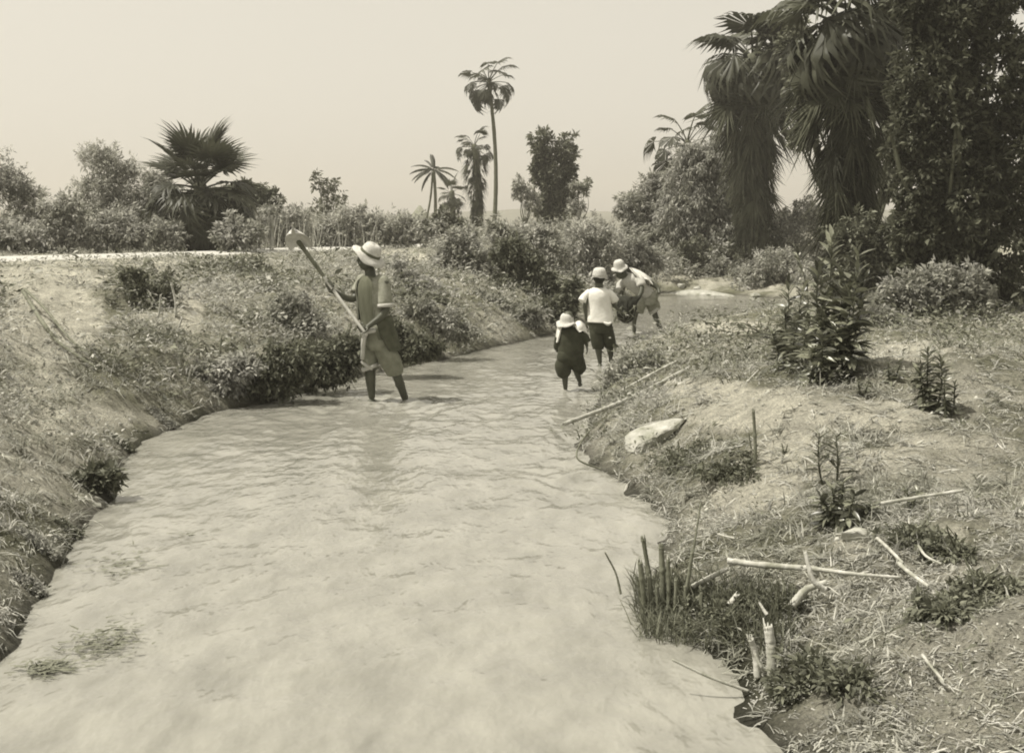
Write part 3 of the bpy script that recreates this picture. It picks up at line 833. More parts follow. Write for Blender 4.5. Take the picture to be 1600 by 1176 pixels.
# right bank trees
Y = 35.5
tree('willow_tree', 'large rounded willow with weeping foliage on the far right bank', gbase(1100, Y), pxblobs(Y, [
    (1110, 255, 48, 40), (1075, 290, 44, 40), (1135, 290, 42, 44), (1095, 330, 60, 40), (1150, 335, 36, 40), (1060, 345, 44, 36), (1110, 375, 60, 36), (1140, 225, 26, 26), (1085, 245, 30, 26)]), 38000, .15, M['leaf'], .16, 31, clump=.22, aspect=.28, droop=.7, per=22, shell=.45)
tree('streamside_tree', 'medium bushy tree leaning left of the willow', gbase(1015, Y + 1), pxblobs(Y + 1, [
    (1020, 300, 30, 26), (990, 318, 28, 18), (1010, 340, 40, 26), (1035, 325, 30, 30), (970, 326, 12, 10), (1000, 370, 38, 26), (1035, 375, 34, 34), (1025, 285, 18, 14)]), 15000, .13, M['leaf'], .1, 32, clump=.25, per=18)
Y = 34.0
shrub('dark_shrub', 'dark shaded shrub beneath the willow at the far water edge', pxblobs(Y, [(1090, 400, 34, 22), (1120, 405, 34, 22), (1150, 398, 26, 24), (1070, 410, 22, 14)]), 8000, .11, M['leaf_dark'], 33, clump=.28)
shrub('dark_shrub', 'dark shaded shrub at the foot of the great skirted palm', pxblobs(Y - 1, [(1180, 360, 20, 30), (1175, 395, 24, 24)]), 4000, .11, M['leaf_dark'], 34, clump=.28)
Y = 23.0
RB = [
  (33, 'leafy_shrub', 'rounded shrub filling the foot of the sky gap', [(1225, 350, 34, 26), (1255, 330, 28, 22), (1215, 385, 36, 30), (1250, 370, 36, 34), (1282, 345, 22, 24)], 11000, 'leaf', 35),
  (31, 'leafy_shrub', 'pale feathery shrub sloping down to the far water', [(1215, 410, 36, 26), (1185, 425, 26, 18), (1240, 430, 34, 24), (1205, 442, 26, 12)], 8000, 'leaf_light', 36),
  (19.5, 'leafy_shrub', 'dark shrub under the broad skirted palm', [(1340, 380, 40, 46), (1375, 420, 40, 44), (1330, 430, 36, 34), (1395, 380, 28, 40)], 12000, 'leaf_dark', 37),
  (15.5, 'leafy_shrub', 'pale leaved shrub at the foot of the vine covered tree', [(1420, 455, 44, 30), (1465, 450, 40, 36), (1390, 475, 34, 20), (1510, 460, 40, 40)], 9500, 'leaf', 38),
  (14.5, 'leafy_shrub', 'low spreading shrub on the meadow behind the tall leafy plant', [(1365, 500, 34, 22), (1395, 515, 28, 14), (1340, 520, 24, 16)], 3800, 'leaf', 39),
]
for Y, nm, lab, bl, n, mm, sd in RB:
    shrub(nm, lab, pxblobs(Y, bl), n, .09, M[mm], sd, clump=.26, per=17, shell=.3)
Y = 16.5
tree('vine_covered_tree', 'towering tree clothed in vines at the right edge', gbase(1475, Y), pxblobs(Y, [
    (1440, 120, 44, 60), (1490, 60, 60, 70), (1430, 200, 46, 56), (1480, 180, 60, 70), (1445, 280, 44, 56), (1500, 280, 60, 70), (1435, 350, 44, 46), (1485, 370, 60, 60), (1560, 120, 60, 90), (1570, 260, 60, 90), (1560, 400, 60, 80), (1455, 40, 44, 44), (1430, 420, 36, 34), (1530, -20, 80, 60), (1440, 0, 50, 50)]), 62000, .105, M['vine'], .13, 51, clump=.2, per=24, shell=.55)
tree('leafy_tree', 'leafy tree behind showing between the two skirted palms', gbase(1385, 25), pxblobs(25, [(1385, 60, 30, 60), (1250, 120, 26, 40), (1262, 175, 24, 34), (1400, 150, 26, 50), (1255, 215, 20, 16), (1390, 250, 26, 60), (1245, 70, 26, 40)]), 9500, .14, M['leaf_dark'], .12, 52, clump=.3, per=18)

# ------------------------------------------------------------------ ground cover
def scatter(n, x0, x1, y0, y1, rng, p=1.4, ymin=2.3):
    """points on the ground, thicker near the viewer's end of the bank where single leaves can be seen"""
    u = rng.random(n)
    a, b = y0 ** (1 - p), y1 ** (1 - p)
    y = (a + (b - a) * u) ** (1 / (1 - p))
    x = x0 + (x1 - x0) * rng.random(n)
    return x, y
def blades(acc, P, D, L, W, bend, rng):
    n = len(P); S = unit(np.cross(D, np.array([0, 0, 1.0]) + rng.normal(size=(n, 3)) * .3))
    L = L[:, None]; W = W[:, None]; b = bend[:, None]
    dn = np.array([0, 0, -1.0])
    m = P + D * L * .5 + dn * L * b * .15; t = P + D * L + dn * L * b * .6
    V = np.stack([P - S * W * .5, P + S * W * .5, m + S * W * .38, m - S * W * .38, t], 1).reshape(-1, 3)
    i = np.arange(n) * 5
    acc.add(V, np.stack([i, i + 1, i + 2, i + 3], -1), np.stack([i + 3, i + 2, i + 4], -1))
def low_plants(acc, x, y, size, k, leaf, rng, aspect=.5, spread=1.0):
    n = len(x); z = H(x, y)
    idx = np.repeat(np.arange(n), k); u = rng.random(len(idx))
    a = rng.random(len(idx)) * 2 * math.pi; rad = size[idx] * spread * rng.random(len(idx)) ** .7
    lean = rng.normal(size=(n, 2))[idx] * .25
    P = np.stack([x[idx] + np.cos(a) * rad * (.3 + u) + lean[:, 0] * u * size[idx], y[idx] + np.sin(a) * rad * (.3 + u) + lean[:, 1] * u * size[idx], z[idx] + size[idx] * u * .9], -1)
    P[:, 2] = np.maximum(P[:, 2], H(P[:, 0], P[:, 1]) + .008)
    D = unit(np.stack([np.cos(a), np.sin(a), .25 + .5 * rng.random(len(idx))], -1) + rng.normal(size=(len(idx), 3)) * .3)
    N = unit(rng.normal(size=(len(idx), 3)) * .5 + [0, 0, 1])
    L = leaf * (.5 + rng.random(len(idx))) * np.clip(size[idx] / .15, .5, 1.3) * np.clip(y[idx] / 13, .36, 1.0) * (1 + .7 * (rng.random(len(idx)) > .93))
    leaf_quads(acc, P, D, N, L, L * aspect)
def on_land(x, y, side, lo=0.0):
    dl = seg_dist(x, y, LEFT); dr = seg_dist(x, y, RIGHT)
    return (~in_poly(x, y)) & ((dl < dr) if side == 'L' else (dr < dl)) & (np.minimum(dl, dr) > lo) & (seg_dist(x, y, ROAD) > 1.45)

def cover(side, n, size, k, leaf, mname, name, label, seed, thr, area, bare, p=1.4, aspect=.38, nsc=1.3, spread=1.0, lo=0.02, patch=1.0):
    rng = np.random.default_rng(seed)
    x, y = scatter(n, *area, rng, p)
    ok = on_land(x, y, side, lo); x, y = x[ok], y[ok]
    px, py = project(np.stack([x, y, H(x, y)], -1))
    d = fbm(x * nsc, y * nsc, s=seed, o=4)
    keep = (d - thr) * 7 * patch + .5 - spots(bare, px, py) * 2.4 > rng.random(len(x))
    keep &= (px > -400) & (px < 2300) & (py < 1500)
    keep &= (seg_dist(x, y, ROAD) > 2.6) | (rng.random(len(x)) < .25)
    x, y = x[keep], y[keep]
    sz = size * np.clip(y / 10, .5, 1.1) * np.clip(seg_dist(x, y, ROAD) / 5 , .25, 1) * (.45 + .9 * rng.random(len(x))) * (.6 + .8 * sstep(thr, thr + .2, d[keep]))
    a = Acc(); low_plants(a, x, y, sz, k, leaf, rng, aspect, spread)
    a.obj(name, M[mname], None, kind='stuff', label=label, category='ground cover')
LA = (-13, 3, 3.0, 34)
RA = (.3, 17, 2.2, 30)
cover('L', 30000, .14, 22, .042, 'leaf', 'bank_undergrowth', 'leafy undergrowth covering the left bank', 201, .43, LA, BARE_L)
cover('L', 18000, .12, 18, .038, 'leaf_light', 'pale_undergrowth', 'pale small leaved weeds on the left bank', 202, .47, LA, BARE_L)
cover('L', 14000, .2, 22, .05, 'leaf_dark', 'dark_undergrowth', 'dark leafy weeds on the left bank', 203, .52, LA, BARE_L, nsc=.9)
cover('R', 17000, .09, 13, .032, 'leaf', 'meadow_undergrowth', 'leafy weeds covering the right bank', 204, .43, RA, BARE_R)
cover('R', 14000, .08, 12, .03, 'leaf_light', 'pale_meadow_undergrowth', 'pale small leaved weeds on the right bank', 205, .46, RA, BARE_R)
cover('R', 13000, .15, 18, .042, 'leaf_dark', 'dark_meadow_undergrowth', 'dark leafy weeds on the right bank', 206, .48, RA, BARE_R)

def grass(side, n, L, name, label, mname, seed, thr, area, bare, flat=0.4, w=.0034, p=1.5, nsc=1.6, flow=None, lo=.03, tuft=9, anti=False):
    rng = np.random.default_rng(seed)
    x, y = scatter(n, *area, rng, p); ok = on_land(x, y, side, lo); x, y = x[ok], y[ok]
    px, py = project(np.stack([x, y, H(x, y)], -1))
    d = fbm(x * nsc, y * nsc, s=seed, o=4)
    sp = spots(bare, px, py)
    keep = ((d - thr) * 7 + .5 - sp * (1.5 if anti else 2.4) > rng.random(len(x))) & (px > -400) & (px < 2300) & (py < 1500)
    x, y = x[keep], y[keep]; n = len(x)
    idx = np.repeat(np.arange(n), tuft); m = len(idx)
    rad = .05 * rng.random(m); a = rng.random(m) * 2 * math.pi
    X = x[idx] + np.cos(a) * rad; Yy = y[idx] + np.sin(a) * rad
    P = np.stack([X, Yy, H(X, Yy) + .006], -1)
    base = rng.normal(size=(n, 3)) * .5
    if flow is not None: base = base + np.array(flow)
    D = unit(base[idx] + rng.normal(size=(m, 3)) * .45 + np.array([0, 0, 1.0]) * (1 - flat) * 1.3)
    D[:, 2] = np.abs(D[:, 2]) * (1 - flat * .75) + .03; D = unit(D)
    Ls = L * (.3 + 1.1 * rng.random(m) ** 1.6) * np.clip(Yy / 7.5, .45, 1.1) * np.clip(seg_dist(X, Yy, ROAD) / 4.5, .2, 1)
    acc = Acc(); blades(acc, P, D, Ls, np.full(m, w) * (1 + Yy * .09) * (.6 + .8 * rng.random(m)), .3 + .9 * rng.random(m), rng)
    acc.obj(name, M[mname], None, kind='stuff', label=label, category='grass')
grass('R', 38000, .13, 'dry_grass', 'flattened dry grass on the right bank mound', 'straw', 211, .30, RA, BARE_R, flat=.92, flow=(.7, .15, 0), anti=True)
grass('R', 8000, .10, 'meadow_grass', 'short green grass on the right bank', 'leaf_light', 212, .50, RA, BARE_R, flat=.25, w=.004)
grass('L', 22000, .13, 'dry_bank_grass', 'dry flattened grass on the left bank', 'straw', 213, .42, LA, BARE_L, flat=.85, flow=(.3, -.3, -.1), anti=True)
grass('L', 13000, .16, 'bank_grass', 'short grass tufts on the left bank', 'leaf_light', 214, .45, LA, BARE_L, flat=.3, w=.0045)
cover('R', 4600, .24, 26, .05, 'leaf_dark', 'dark_weed_tufts', 'taller dark weed tufts on the right bank', 207, .52, RA, BARE_R, nsc=2.2)
cover('R', 3600, .20, 24, .045, 'leaf_light', 'pale_weed_tufts', 'taller pale weed tufts on the right bank', 208, .52, RA, BARE_R, nsc=2.2)
cover('L', 3600, .26, 26, .05, 'leaf_light', 'tall_bank_weeds', 'taller pale weeds on the left bank', 209, .50, LA, BARE_L, nsc=1.6)
# thin upright stalks in the scrub beyond the road
rg = np.random.default_rng(301); n = 1000; P = []
for k in range(n):
    px = 30 + 560 * rg.random(); Yk = 26.5 + 9 * rg.random() + (4 if px > 430 else 0); P.append(gbase(px, Yk))
P = np.array(P); D = unit(np.stack([rg.normal(size=n) * .13, rg.normal(size=n) * .13, np.ones(n)], -1)); a = Acc()
blades(a, P, D, (.5 + .9 * rg.random(n)) * (.7 + .5 * vn(P[:, 0] * .8, P[:, 1] * .1)), np.full(n, .022), .25 * rg.random(n), rg)
a.obj('dry_stalks', M['straw'], None, kind='stuff', label='thin upright dry stalks among the scrub beyond the road', category='stalks')
grass('R', 9000, .12, 'dark_meadow_grass', 'dark grass tufts on the right bank', 'leaf_dark', 216, .50, RA, BARE_R, flat=.2, w=.004, nsc=2.4)
# grass right at the foot of the bank, right, hanging into the water
grass('R', 6000, .17, 'water_edge_grass', 'tangled grass at the water edge of the right bank', 'leaf_light', 215, .47, (.2, 2.6, 3.0, 17), BARE_R, flat=.55, w=.0045, flow=(-.3, -.2, 0), lo=0.0)
# scrub beyond the road: one tangled mass
f = Acc(); rg = np.random.default_rng(88); bl = []
for k in range(70):
    px = -80 + k * 16 + rg.normal() * 8; Yk = 27 + rg.random() * 14
    if px > 420: Yk += 8
    b = gbase(px, Yk); hgt = .28 + .5 * rg.random()
    bl.append((b + [0, 0, hgt * .5], (.55, .5, hgt)))
for k in range(60):
    px = 1130 + k * 9 + rg.normal() * 8; Yk = 17 + rg.random() * 12
    if px < 1300: Yk = 26 + rg.random() * 8
    b = gbase(px, Yk); hgt = .2 + .4 * rg.random()
    bl.append((b + [0, 0, hgt * .5], (.55, .5, hgt)))
for k in range(40):
    px = 640 + k * 11 + rg.normal() * 8; Yk = 30 + rg.random() * 16
    b = gbase(px, Yk); hgt = .3 + .5 * rg.random()
    bl.append((b + [0, 0, hgt * .5], (.6, .5, hgt)))
foliage(f, bl, 60000, .11, rg, clump=.35, shell=.1, per=13)
for k in range(40):
    px = 1030 + k * 8 + rg.normal() * 5; Yk = 33 + rg.random() * 8
    b = gbase(px, Yk); hgt = .3 + .4 * rg.random()
    if b[2] > .03: bl.append((b + [0, 0, hgt * .5], (.6, .5, hgt)))
bl = [q for q in bl if H(q[0][0], q[0][1]) > .03]
f = Acc()
foliage(f, bl, 72000, .11, rg, clump=.35, shell=.1, per=13)
f.obj('scrub_undergrowth', M['leaf'], None, kind='stuff', label='low tangled scrub filling the land behind both banks', category='undergrowth')

# overhanging bushes along the left bank near the standing man
EB = [
  (11.9, 'overhanging dark bush at the water edge left of the standing man', [(520, 575, 44, 30), (545, 550, 34, 30), (490, 560, 36, 26)], 6500, 'leaf_dark', 61),
  (11.2, 'dark bush hanging over the water in the bend of the left bank', [(430, 590, 44, 32), (455, 560, 40, 30), (400, 585, 34, 28)], 6500, 'leaf_dark', 62),
  (11.0, 'leafy bush at the water edge left of the two pale twigs', [(350, 600, 38, 26), (370, 575, 40, 28), (325, 585, 26, 24)], 5000, 'leaf', 63),
  (13.2, 'bushy weeds on the bank just behind the knees of the standing man', [(640, 540, 34, 24), (610, 520, 30, 26), (665, 545, 26, 16)], 5200, 'leaf_dark', 64),
  (15.0, 'small bush on the bank behind the back of the standing man', [(690, 500, 34, 24), (720, 520, 30, 16), (655, 480, 30, 22)], 4400, 'leaf', 65),
  (17.0, 'small bush on the slope level with the shoulder of the standing man', [(640, 440, 26, 22), (625, 415, 12, 20), (670, 450, 24, 16)], 2600, 'leaf', 66),
  (12.4, 'leafy clump on the slope left of the shovel handle', [(455, 470, 30, 18), (480, 500, 34, 22), (430, 500, 34, 22)], 3000, 'leaf', 67),
  (16.5, 'dark leaved clump just below the road', [(380, 412, 34, 9), (352, 408, 20, 7), (410, 422, 24, 9)], 1700, 'leaf_dark', 68),
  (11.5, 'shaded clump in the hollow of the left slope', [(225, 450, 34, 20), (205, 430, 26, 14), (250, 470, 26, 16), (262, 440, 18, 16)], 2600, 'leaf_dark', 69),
  (7.6, 'dark weedy clump hanging over the near left water edge', [(160, 745, 30, 20), (135, 765, 30, 16)], 1500, 'leaf_dark', 70),
]
for Y, lab, bl, n, mm, sd in EB:
    if sd in (63, 66, 67, 68, 69, 70):
        mxb = max(bl, key=lambda q: q[1] + q[3]); Y = float(T(np.mean([q[0] for q in bl]), mxb[1] + mxb[3] * .8)[1]) + .15
    shrub('overhanging_bush' if sd < 65 else 'bank_weed', lab, pxblobs(Y, bl), n, .06, M[mm], sd, clump=.28, per=14, shell=.2, cat='bush')
# vegetated islet edge in front of the boy
shrub('bank_weed', 'tangled weeds at the water edge right in front of the boy in shorts', pxblobs(12.3, [(985, 575, 38, 24), (1010, 560, 34, 20), (960, 590, 24, 20), (1000, 600, 40, 18)]), 6000, .05, M['leaf_light'], 71, clump=.3, per=14, shell=.15, cat='bush')
shrub('bank_weed', 'dry weeds at the water edge under the far end of the long pole', pxblobs(10.6, [(960, 640, 30, 16), (990, 625, 34, 14), (935, 655, 20, 12)]), 3000, .045, M['leaf'], 72, clump=.3, per=14, shell=.15, cat='bush')

# ------------------------------------------------------------------ people
def voxel(name, acc, m, vs, parent, sm=3):
    me = acc.mesh(name + '_raw', m, True)
    o = bpy.data.objects.new(name + '_raw', me); COL.objects.link(o)
    r = o.modifiers.new('r', 'REMESH'); r.mode = 'VOXEL'; r.voxel_size = vs; r.use_smooth_shade = True
    if sm:
        q = o.modifiers.new('s', 'SMOOTH'); q.iterations = sm; q.factor = .5
    dg = bpy.context.evaluated_depsgraph_get(); dg.update()
    nm = bpy.data.meshes.new_from_object(o.evaluated_get(dg)); nm.name = name
    bpy.data.objects.remove(o); bpy.data.meshes.remove(me)
    return link(name, nm, parent)
def ellipsoid(acc, c, ax, ay, az, seg=16, rings=10):
    t = np.linspace(0.02, math.pi - .02, rings)
    C = [np.array(c) - np.array(az) * math.cos(k) for k in t]
    loft(acc, C, [np.array(ax) * math.sin(k) for k in t], [np.array(ay) * math.sin(k) for k in t], seg, 1, True, closed_round=False)
def V3(*a): return np.array(a, float)
def head(acc, c, F, Up, s):
    """skull, jaw, nose, lips, ears; c = middle of the head, F = where the face looks"""
    F = unit(F); Rr = unit(np.cross(F, Up)); U = unit(np.cross(Rr, F))
    ellipsoid(acc, c + U * .03 * s - F * .008 * s, Rr * .074 * s, F * .094 * s, U * .085 * s)
    ellipsoid(acc, c - U * .045 * s + F * .022 * s, Rr * .055 * s, F * .062 * s, U * .068 * s)
    tube(acc, [c + U * .022 * s + F * .080 * s, c - U * .006 * s + F * .096 * s, c - U * .022 * s + F * .098 * s], [.008 * s, .013 * s, .017 * s], 8, 2)
    tube(acc, [c - U * .052 * s + F * .076 * s - Rr * .024 * s, c - U * .052 * s + F * .087 * s, c - U * .052 * s + F * .076 * s + Rr * .024 * s], [.007 * s, .012 * s, .007 * s], 8, 2)
    tube(acc, [c + U * .030 * s + F * .072 * s - Rr * .046 * s, c + U * .036 * s + F * .086 * s, c + U * .030 * s + F * .072 * s + Rr * .046 * s], [.009 * s, .011 * s, .009 * s], 8, 3)
    for sg in (-1, 1):
        ellipsoid(acc, c + Rr * sg * .076 * s - F * .004 * s - U * .004 * s, Rr * .010 * s, F * .018 * s, U * .031 * s, 10, 6)
    return F, Rr, U
def hand(acc, w, elbow, grip_c, axis, s, side):
    """palm against the held bar (direction axis) and five fingers curled round it"""
    axis = unit(np.array(axis, float)); w = np.array(w, float); grip_c = np.array(grip_c, float)
    n = grip_c - w; n = n - axis * np.dot(n, axis); n = unit(n)
    b = np.cross(axis, n) * side
    pc = grip_c - n * .034 * s
    tube(acc, [w, w * .35 + pc * .65, pc], [.026 * s, .030 * s, .030 * s], 10, 2, flat=.8)
    loft(acc, [pc - axis * .040 * s, pc - axis * .018 * s, pc + axis * .018 * s, pc + axis * .042 * s], [b * .026 * s, b * .034 * s, b * .034 * s, b * .026 * s], [n * .015 * s] * 4, 10, 2)
    for k, (o, l) in enumerate([(-.034, .82), (-.012, .96), (.011, 1.0), (.034, .9)]):
        a0 = pc + axis * o * s + b * .026 * s
        r = .028 * s * (.85 + .15 * l)
        P = [a0]
        for th in np.radians([35, 85, 140, 195][: 4]):
            P.append(grip_c + axis * (o * 1.02) * s + (-n * math.cos(th) + b * math.sin(th)) * r)
        tube(acc, P, np.array([.0095, .0092, .0088, .0082, .007]) * s, 8, 2)
    a0 = pc - b * .022 * s + axis * .030 * s
    tube(acc, [a0, a0 + axis * .026 * s - b * .016 * s + n * .012 * s, grip_c + axis * .062 * s - b * .02 * s + n * .006 * s, grip_c + axis * .058 * s + n * .026 * s], np.array([.013, .012, .0105, .008]) * s, 8, 2)
def open_hand(acc, w, d, nrm, s, side=1):
    """relaxed, slightly curled hand hanging along d, palm facing nrm"""
    d = unit(np.array(d, float)); nrm = np.array(nrm, float); nrm = unit(nrm - d * np.dot(nrm, d)); b = np.cross(d, nrm) * side
    loft(acc, [w, w + d * .03 * s, w + d * .085 * s], [b * .024 * s, b * .034 * s, b * .038 * s], [nrm * .018 * s, nrm * .016 * s, nrm * .013 * s], 10, 2)
    for o, l in [(-.029, .062), (-.010, .074), (.010, .078), (.029, .070)]:
        p = w + d * .082 * s + b * o * s
        tube(acc, [p, p + d * l * .5 * s + nrm * .008 * s, p + d * l * .85 * s + nrm * .03 * s], np.array([.0098, .009, .0075]) * s, 8, 2)
    p = w + d * .025 * s + b * .03 * s
    tube(acc, [p, p + b * .025 * s + d * .03 * s + nrm * .012 * s, p + b * .024 * s + d * .062 * s + nrm * .024 * s], np.array([.013, .0115, .009]) * s, 8, 2)
def foot(acc, ankle, F, s):
    F = unit(np.array([F[0], F[1], 0.0])); Rr = np.cross(F, [0, 0, 1.0])
    a = np.array(ankle, float); dz = V3(0, 0, -1)
    loft(acc, [a - F * .045 * s + dz * .045 * s, a + dz * .035 * s, a + F * .06 * s + dz * .05 * s, a + F * .13 * s + dz * .062 * s, a + F * .17 * s + dz * .066 * s],
         [Rr * .028 * s, Rr * .036 * s, Rr * .040 * s, Rr * .046 * s, Rr * .034 * s], [V3(0, 0, .030 * s), V3(0, 0, .042 * s), V3(0, 0, .030 * s), V3(0, 0, .018 * s), V3(0, 0, .012 * s)], 12, 2)
def limb(acc, P, r, s, seg=12):
    tube(acc, P, np.array(r) * s, seg, 5)
def wrinkle(acc, amp, fr, sd=0):
    for k, v in enumerate(acc.V):
        c = v.mean(0)
        n1 = fbm(v[:, 0] * fr, v[:, 1] * fr, v[:, 2] * fr * .45, sd, 3) - .5
        n2 = fbm(v[:, 0] * fr + 7, v[:, 1] * fr + 3, v[:, 2] * fr * .45, sd + 9, 3) - .5
        v[:, 0] += n1 * amp * 2; v[:, 1] += n2 * amp * 2; v[:, 2] += (n1 + n2) * amp * .5
def hat(parent, c, Up, s, m, brim=.17, crown=.095, h=.10, droop=.02, band=None, dent=.02, F=None, seed=0):
    """brimmed hat: c = centre of the brim plane on the head"""
    Up = unit(np.array(Up, float)); x, y = frame(Up, (0, 1, .1)); rg = np.random.default_rng(seed)
    a = Acc(); seg = 28
    prof = [(brim * 1.0, -droop - .006), (brim * 1.01, -droop), (brim * .82, -droop * .4 + .004), (crown * 1.08, .006), (crown * 1.0, .03), (crown * .95, h * .55), (crown * .82, h * .82), (crown * .6, h * .97), (crown * .35, h), (crown * .12, h - dent * .4)]
    under = [(brim * .8, -droop * .4 - .006), (crown * 1.0, -.004)]
    prof = under[::-1] + prof
    th = np.linspace(0, 2 * math.pi, seg, endpoint=False)
    V = []
    for r, z in prof:
        wv = 1 + .05 * np.sin(2 * th + seed) * (r > crown * 1.2) + .02 * np.sin(5 * th + seed)
        zz = z + (.018 * np.sin(2 * th + 1 + seed) + .008 * np.sin(5 * th)) * (r > crown * 1.2)
        V.append(np.array(c) + (x[None] * (np.cos(th) * r * wv)[:, None] + y[None] * (np.sin(th) * r * wv)[:, None] + Up[None] * zz[:, None]) * s)
    V.append(np.tile(np.array(c) + Up * (h - dent) * s, (1, 1)))
    n = len(prof); i = np.arange(n - 1)[:, None] * seg; j = np.arange(seg)[None, :]; k = (j + 1) % seg
    f4 = np.stack([i + j, i + k, i + seg + k, i + seg + j], -1).reshape(-1, 4)
    jj = np.arange(seg); f3 = np.stack([(n - 1) * seg + jj, (n - 1) * seg + (jj + 1) % seg, np.full(seg, n * seg)], -1)
    a.add(np.vstack(V), f4, f3)
    o = a.obj('hat', m, parent, True)
    if band:
        b = Acc(); t = np.linspace(0, 1, 4)
        loft(b, [np.array(c) + Up * z * s for z in (.008, .014, .032, .036)], [x * crown * s * q for q in (1.06, 1.09, 1.05, 1.0)], [y * crown * s * q for q in (1.06, 1.09, 1.05, 1.0)], 28, 2, False)
        bo = b.mesh('hat_band', band, True); ob = bpy.data.objects.new('hat_band', bo); COL.objects.link(ob); ob.parent = o
    return o
def torso_loft(acc, rings, S, Fd, seg=20, power=2.3, sub=4, cap=True):
    """rings: (centre, half width, half depth)"""
    loft(acc, [r[0] for r in rings], [unit(S if len(r) < 4 else r[3]) * r[1] for r in rings], [unit(Fd) * r[2] for r in rings], seg, sub, cap, power, closed_round=False)

# ---- the standing man with the shovel
Y0 = G(600, 627, 0)[1]
J = lambda x, y, d=0.0: at(x, y, Y0 + d)
S = unit(V3(.66, -.75, 0)); Fd = unit(V3(-.75, -.66, 0))
man = thing('person', 'man in broad straw hat standing in the stream holding up a long shovel', 'person', (J(600, 627)[0], Y0, -.02))
hipc = J(586, 524); hL, hR = hipc + S * .085, hipc - S * .085      # near, far
chest = J(581, 457); neck = J(578, 427)
shN, shF = J(600, 441, -.13), J(564, 438, .12)
elN, haN = J(603, 484, -.17), J(571, 514, -.22)
elF, haF = J(551, 467, .06), J(516, 453, -.06)
pole_a, pole_b = J(468, 380, .0), J(568, 517, -.25)
pax = unit(pole_b - pole_a)
def onpole(p):
    return pole_a + pax * np.dot(p - pole_a, pax)
gF, gN = onpole(J(511, 449, -.1)), onpole(J(563, 513, -.24))
kN, aN = J(617, 578, -.02), J(633, 622, .03)
kF, aF = J(578, 574, .0), J(581, 620, .02)
b = Acc()
torso_loft(b, [(hipc - V3(0, 0, .08), .12, .09), (hipc, .155, .105), (J(584, 497), .135, .09), (chest, .16, .105), (J(580, 438), .155, .085), (J(579, 431), .07, .06)], S, Fd)
tube(b, [J(580, 436), J(577, 420)], [.058, .052], 12, 3)
hc = J(574.5, 405, -.03)
hF = unit(V3(-.93, -.30, .10)); head(b, hc, hF, V3(.16, 0, 1), 1.0)
limb(b, [shN, elN, haN], [.052, .040, .026], 1); limb(b, [shF, elF, haF], [.050, .039, .026], 1)
hand(b, haN, elN, gN, pax, 1.0, 1); hand(b, haF, elF, gF, pax, 1.0, -1)
limb(b, [hL, kN, aN], [.085, .056, .036], 1); limb(b, [hR, kF, aF], [.085, .056, .036], 1)
tube(b, [kN * .55 + aN * .45, kN * .45 + aN * .55], [.05, .049], 10, 2); tube(b, [kF * .6 + aF * .4, kF * .45 + aF * .55], [.05, .049], 10, 2)
foot(b, aN - V3(0, 0, .02), V3(-.8, -.5, 0), 1); foot(b, aF - V3(0, 0, .02), V3(-.8, -.5, 0), 1)
voxel('body', b, M['skin'], .0075, man, 2)
for sg in (-1, 1):
    e = Acc(); Rr = unit(np.cross(hF, V3(.16, 0, 1)))
    ellipsoid(e, hc + hF * .080 + Rr * sg * .030 + V3(0, 0, .012), Rr * .013, hF * .008, V3(0, 0, .008), 10, 6)
    e.obj('eye', M['eye'], man, True)
hr = Acc(); ellipsoid(hr, hc + V3(.012, .008, .038), unit(np.cross(hF, V3(0, 0, 1))) * .081, hF * .094, V3(.0, 0, .082)); hr.obj('hair', M['black_hair'], man, True)
# tunic, open shirt with short sleeves, dark shirt tail panel with its shading in the colour, knee breeches
c_ = Acc()
torso_loft(c_, [(J(589, 540), .17, .125), (J(588, 522), .178, .13), (J(583, 498), .155, .112), (chest, .172, .122), (J(580, 440), .155, .105), (J(579, 431), .085, .075)], S, Fd)
wrinkle(c_, .012, 9, 1); c_.obj('tunic', M['mid_cloth'], man, True)
c_ = Acc()
def panel(acc, rows, th=.012):
    """hanging cloth strip: rows of points, given thickness"""
    A = np.array([catmull(np.array(r), 4) for r in rows]); A = np.array([catmull(A[:, k], 4) for k in range(A.shape[1])]).transpose(1, 0, 2)
    nr, nc = A.shape[:2]
    nv = np.cross(np.gradient(A, axis=0), np.gradient(A, axis=1)); nv = unit(nv)
    wv = (fbm(A[..., 0] * 14, A[..., 1] * 14, A[..., 2] * 3, 5, 3) - .5)[..., None] * .03
    A = A + nv * wv
    V = np.concatenate([(A + nv * th / 2).reshape(-1, 3), (A - nv * th / 2).reshape(-1, 3)])
    f = grid_faces(nr, nc); k = nr * nc
    rim = [(r * nc + c) for c in range(nc) for r in (0,)] + [(r * nc + nc - 1) for r in range(1, nr)] + [((nr - 1) * nc + c) for c in range(nc - 2, -1, -1)] + [r * nc for r in range(nr - 2, 0, -1)]
    rim = np.array(rim); rn = np.roll(rim, -1)
    acc.add(V, np.vstack([f, f[:, ::-1] + k, np.stack([rim, rn, rn + k, rim + k], -1)]))
def around(z_c, w, d, angs):
    """points round the torso; angle 0 = front, positive towards the near side"""
    return [z_c + unit(Fd) * d * math.cos(math.radians(a)) + unit(S) * w * math.sin(math.radians(a)) for a in angs]
for angs in ((50, 85, 120, 155, 180), (-32, -60, -95, -140, -178)):
    panel(c_, [around(J(579, 433), .10, .085, angs), around(J(580, 441), .178, .12, angs), around(chest, .19, .142, angs), around(J(582, 480), .178, .135, angs), around(J(585, 500), .18, .14, angs)])
tube(c_, [shN + V3(0, 0, .035) - S * .10, shN + V3(0, 0, .008) - S * .03, shN + V3(.0, 0, -.07), J(602.5, 478, -.165)], [.045, .066, .068, .074], 16, 4, round_=False)
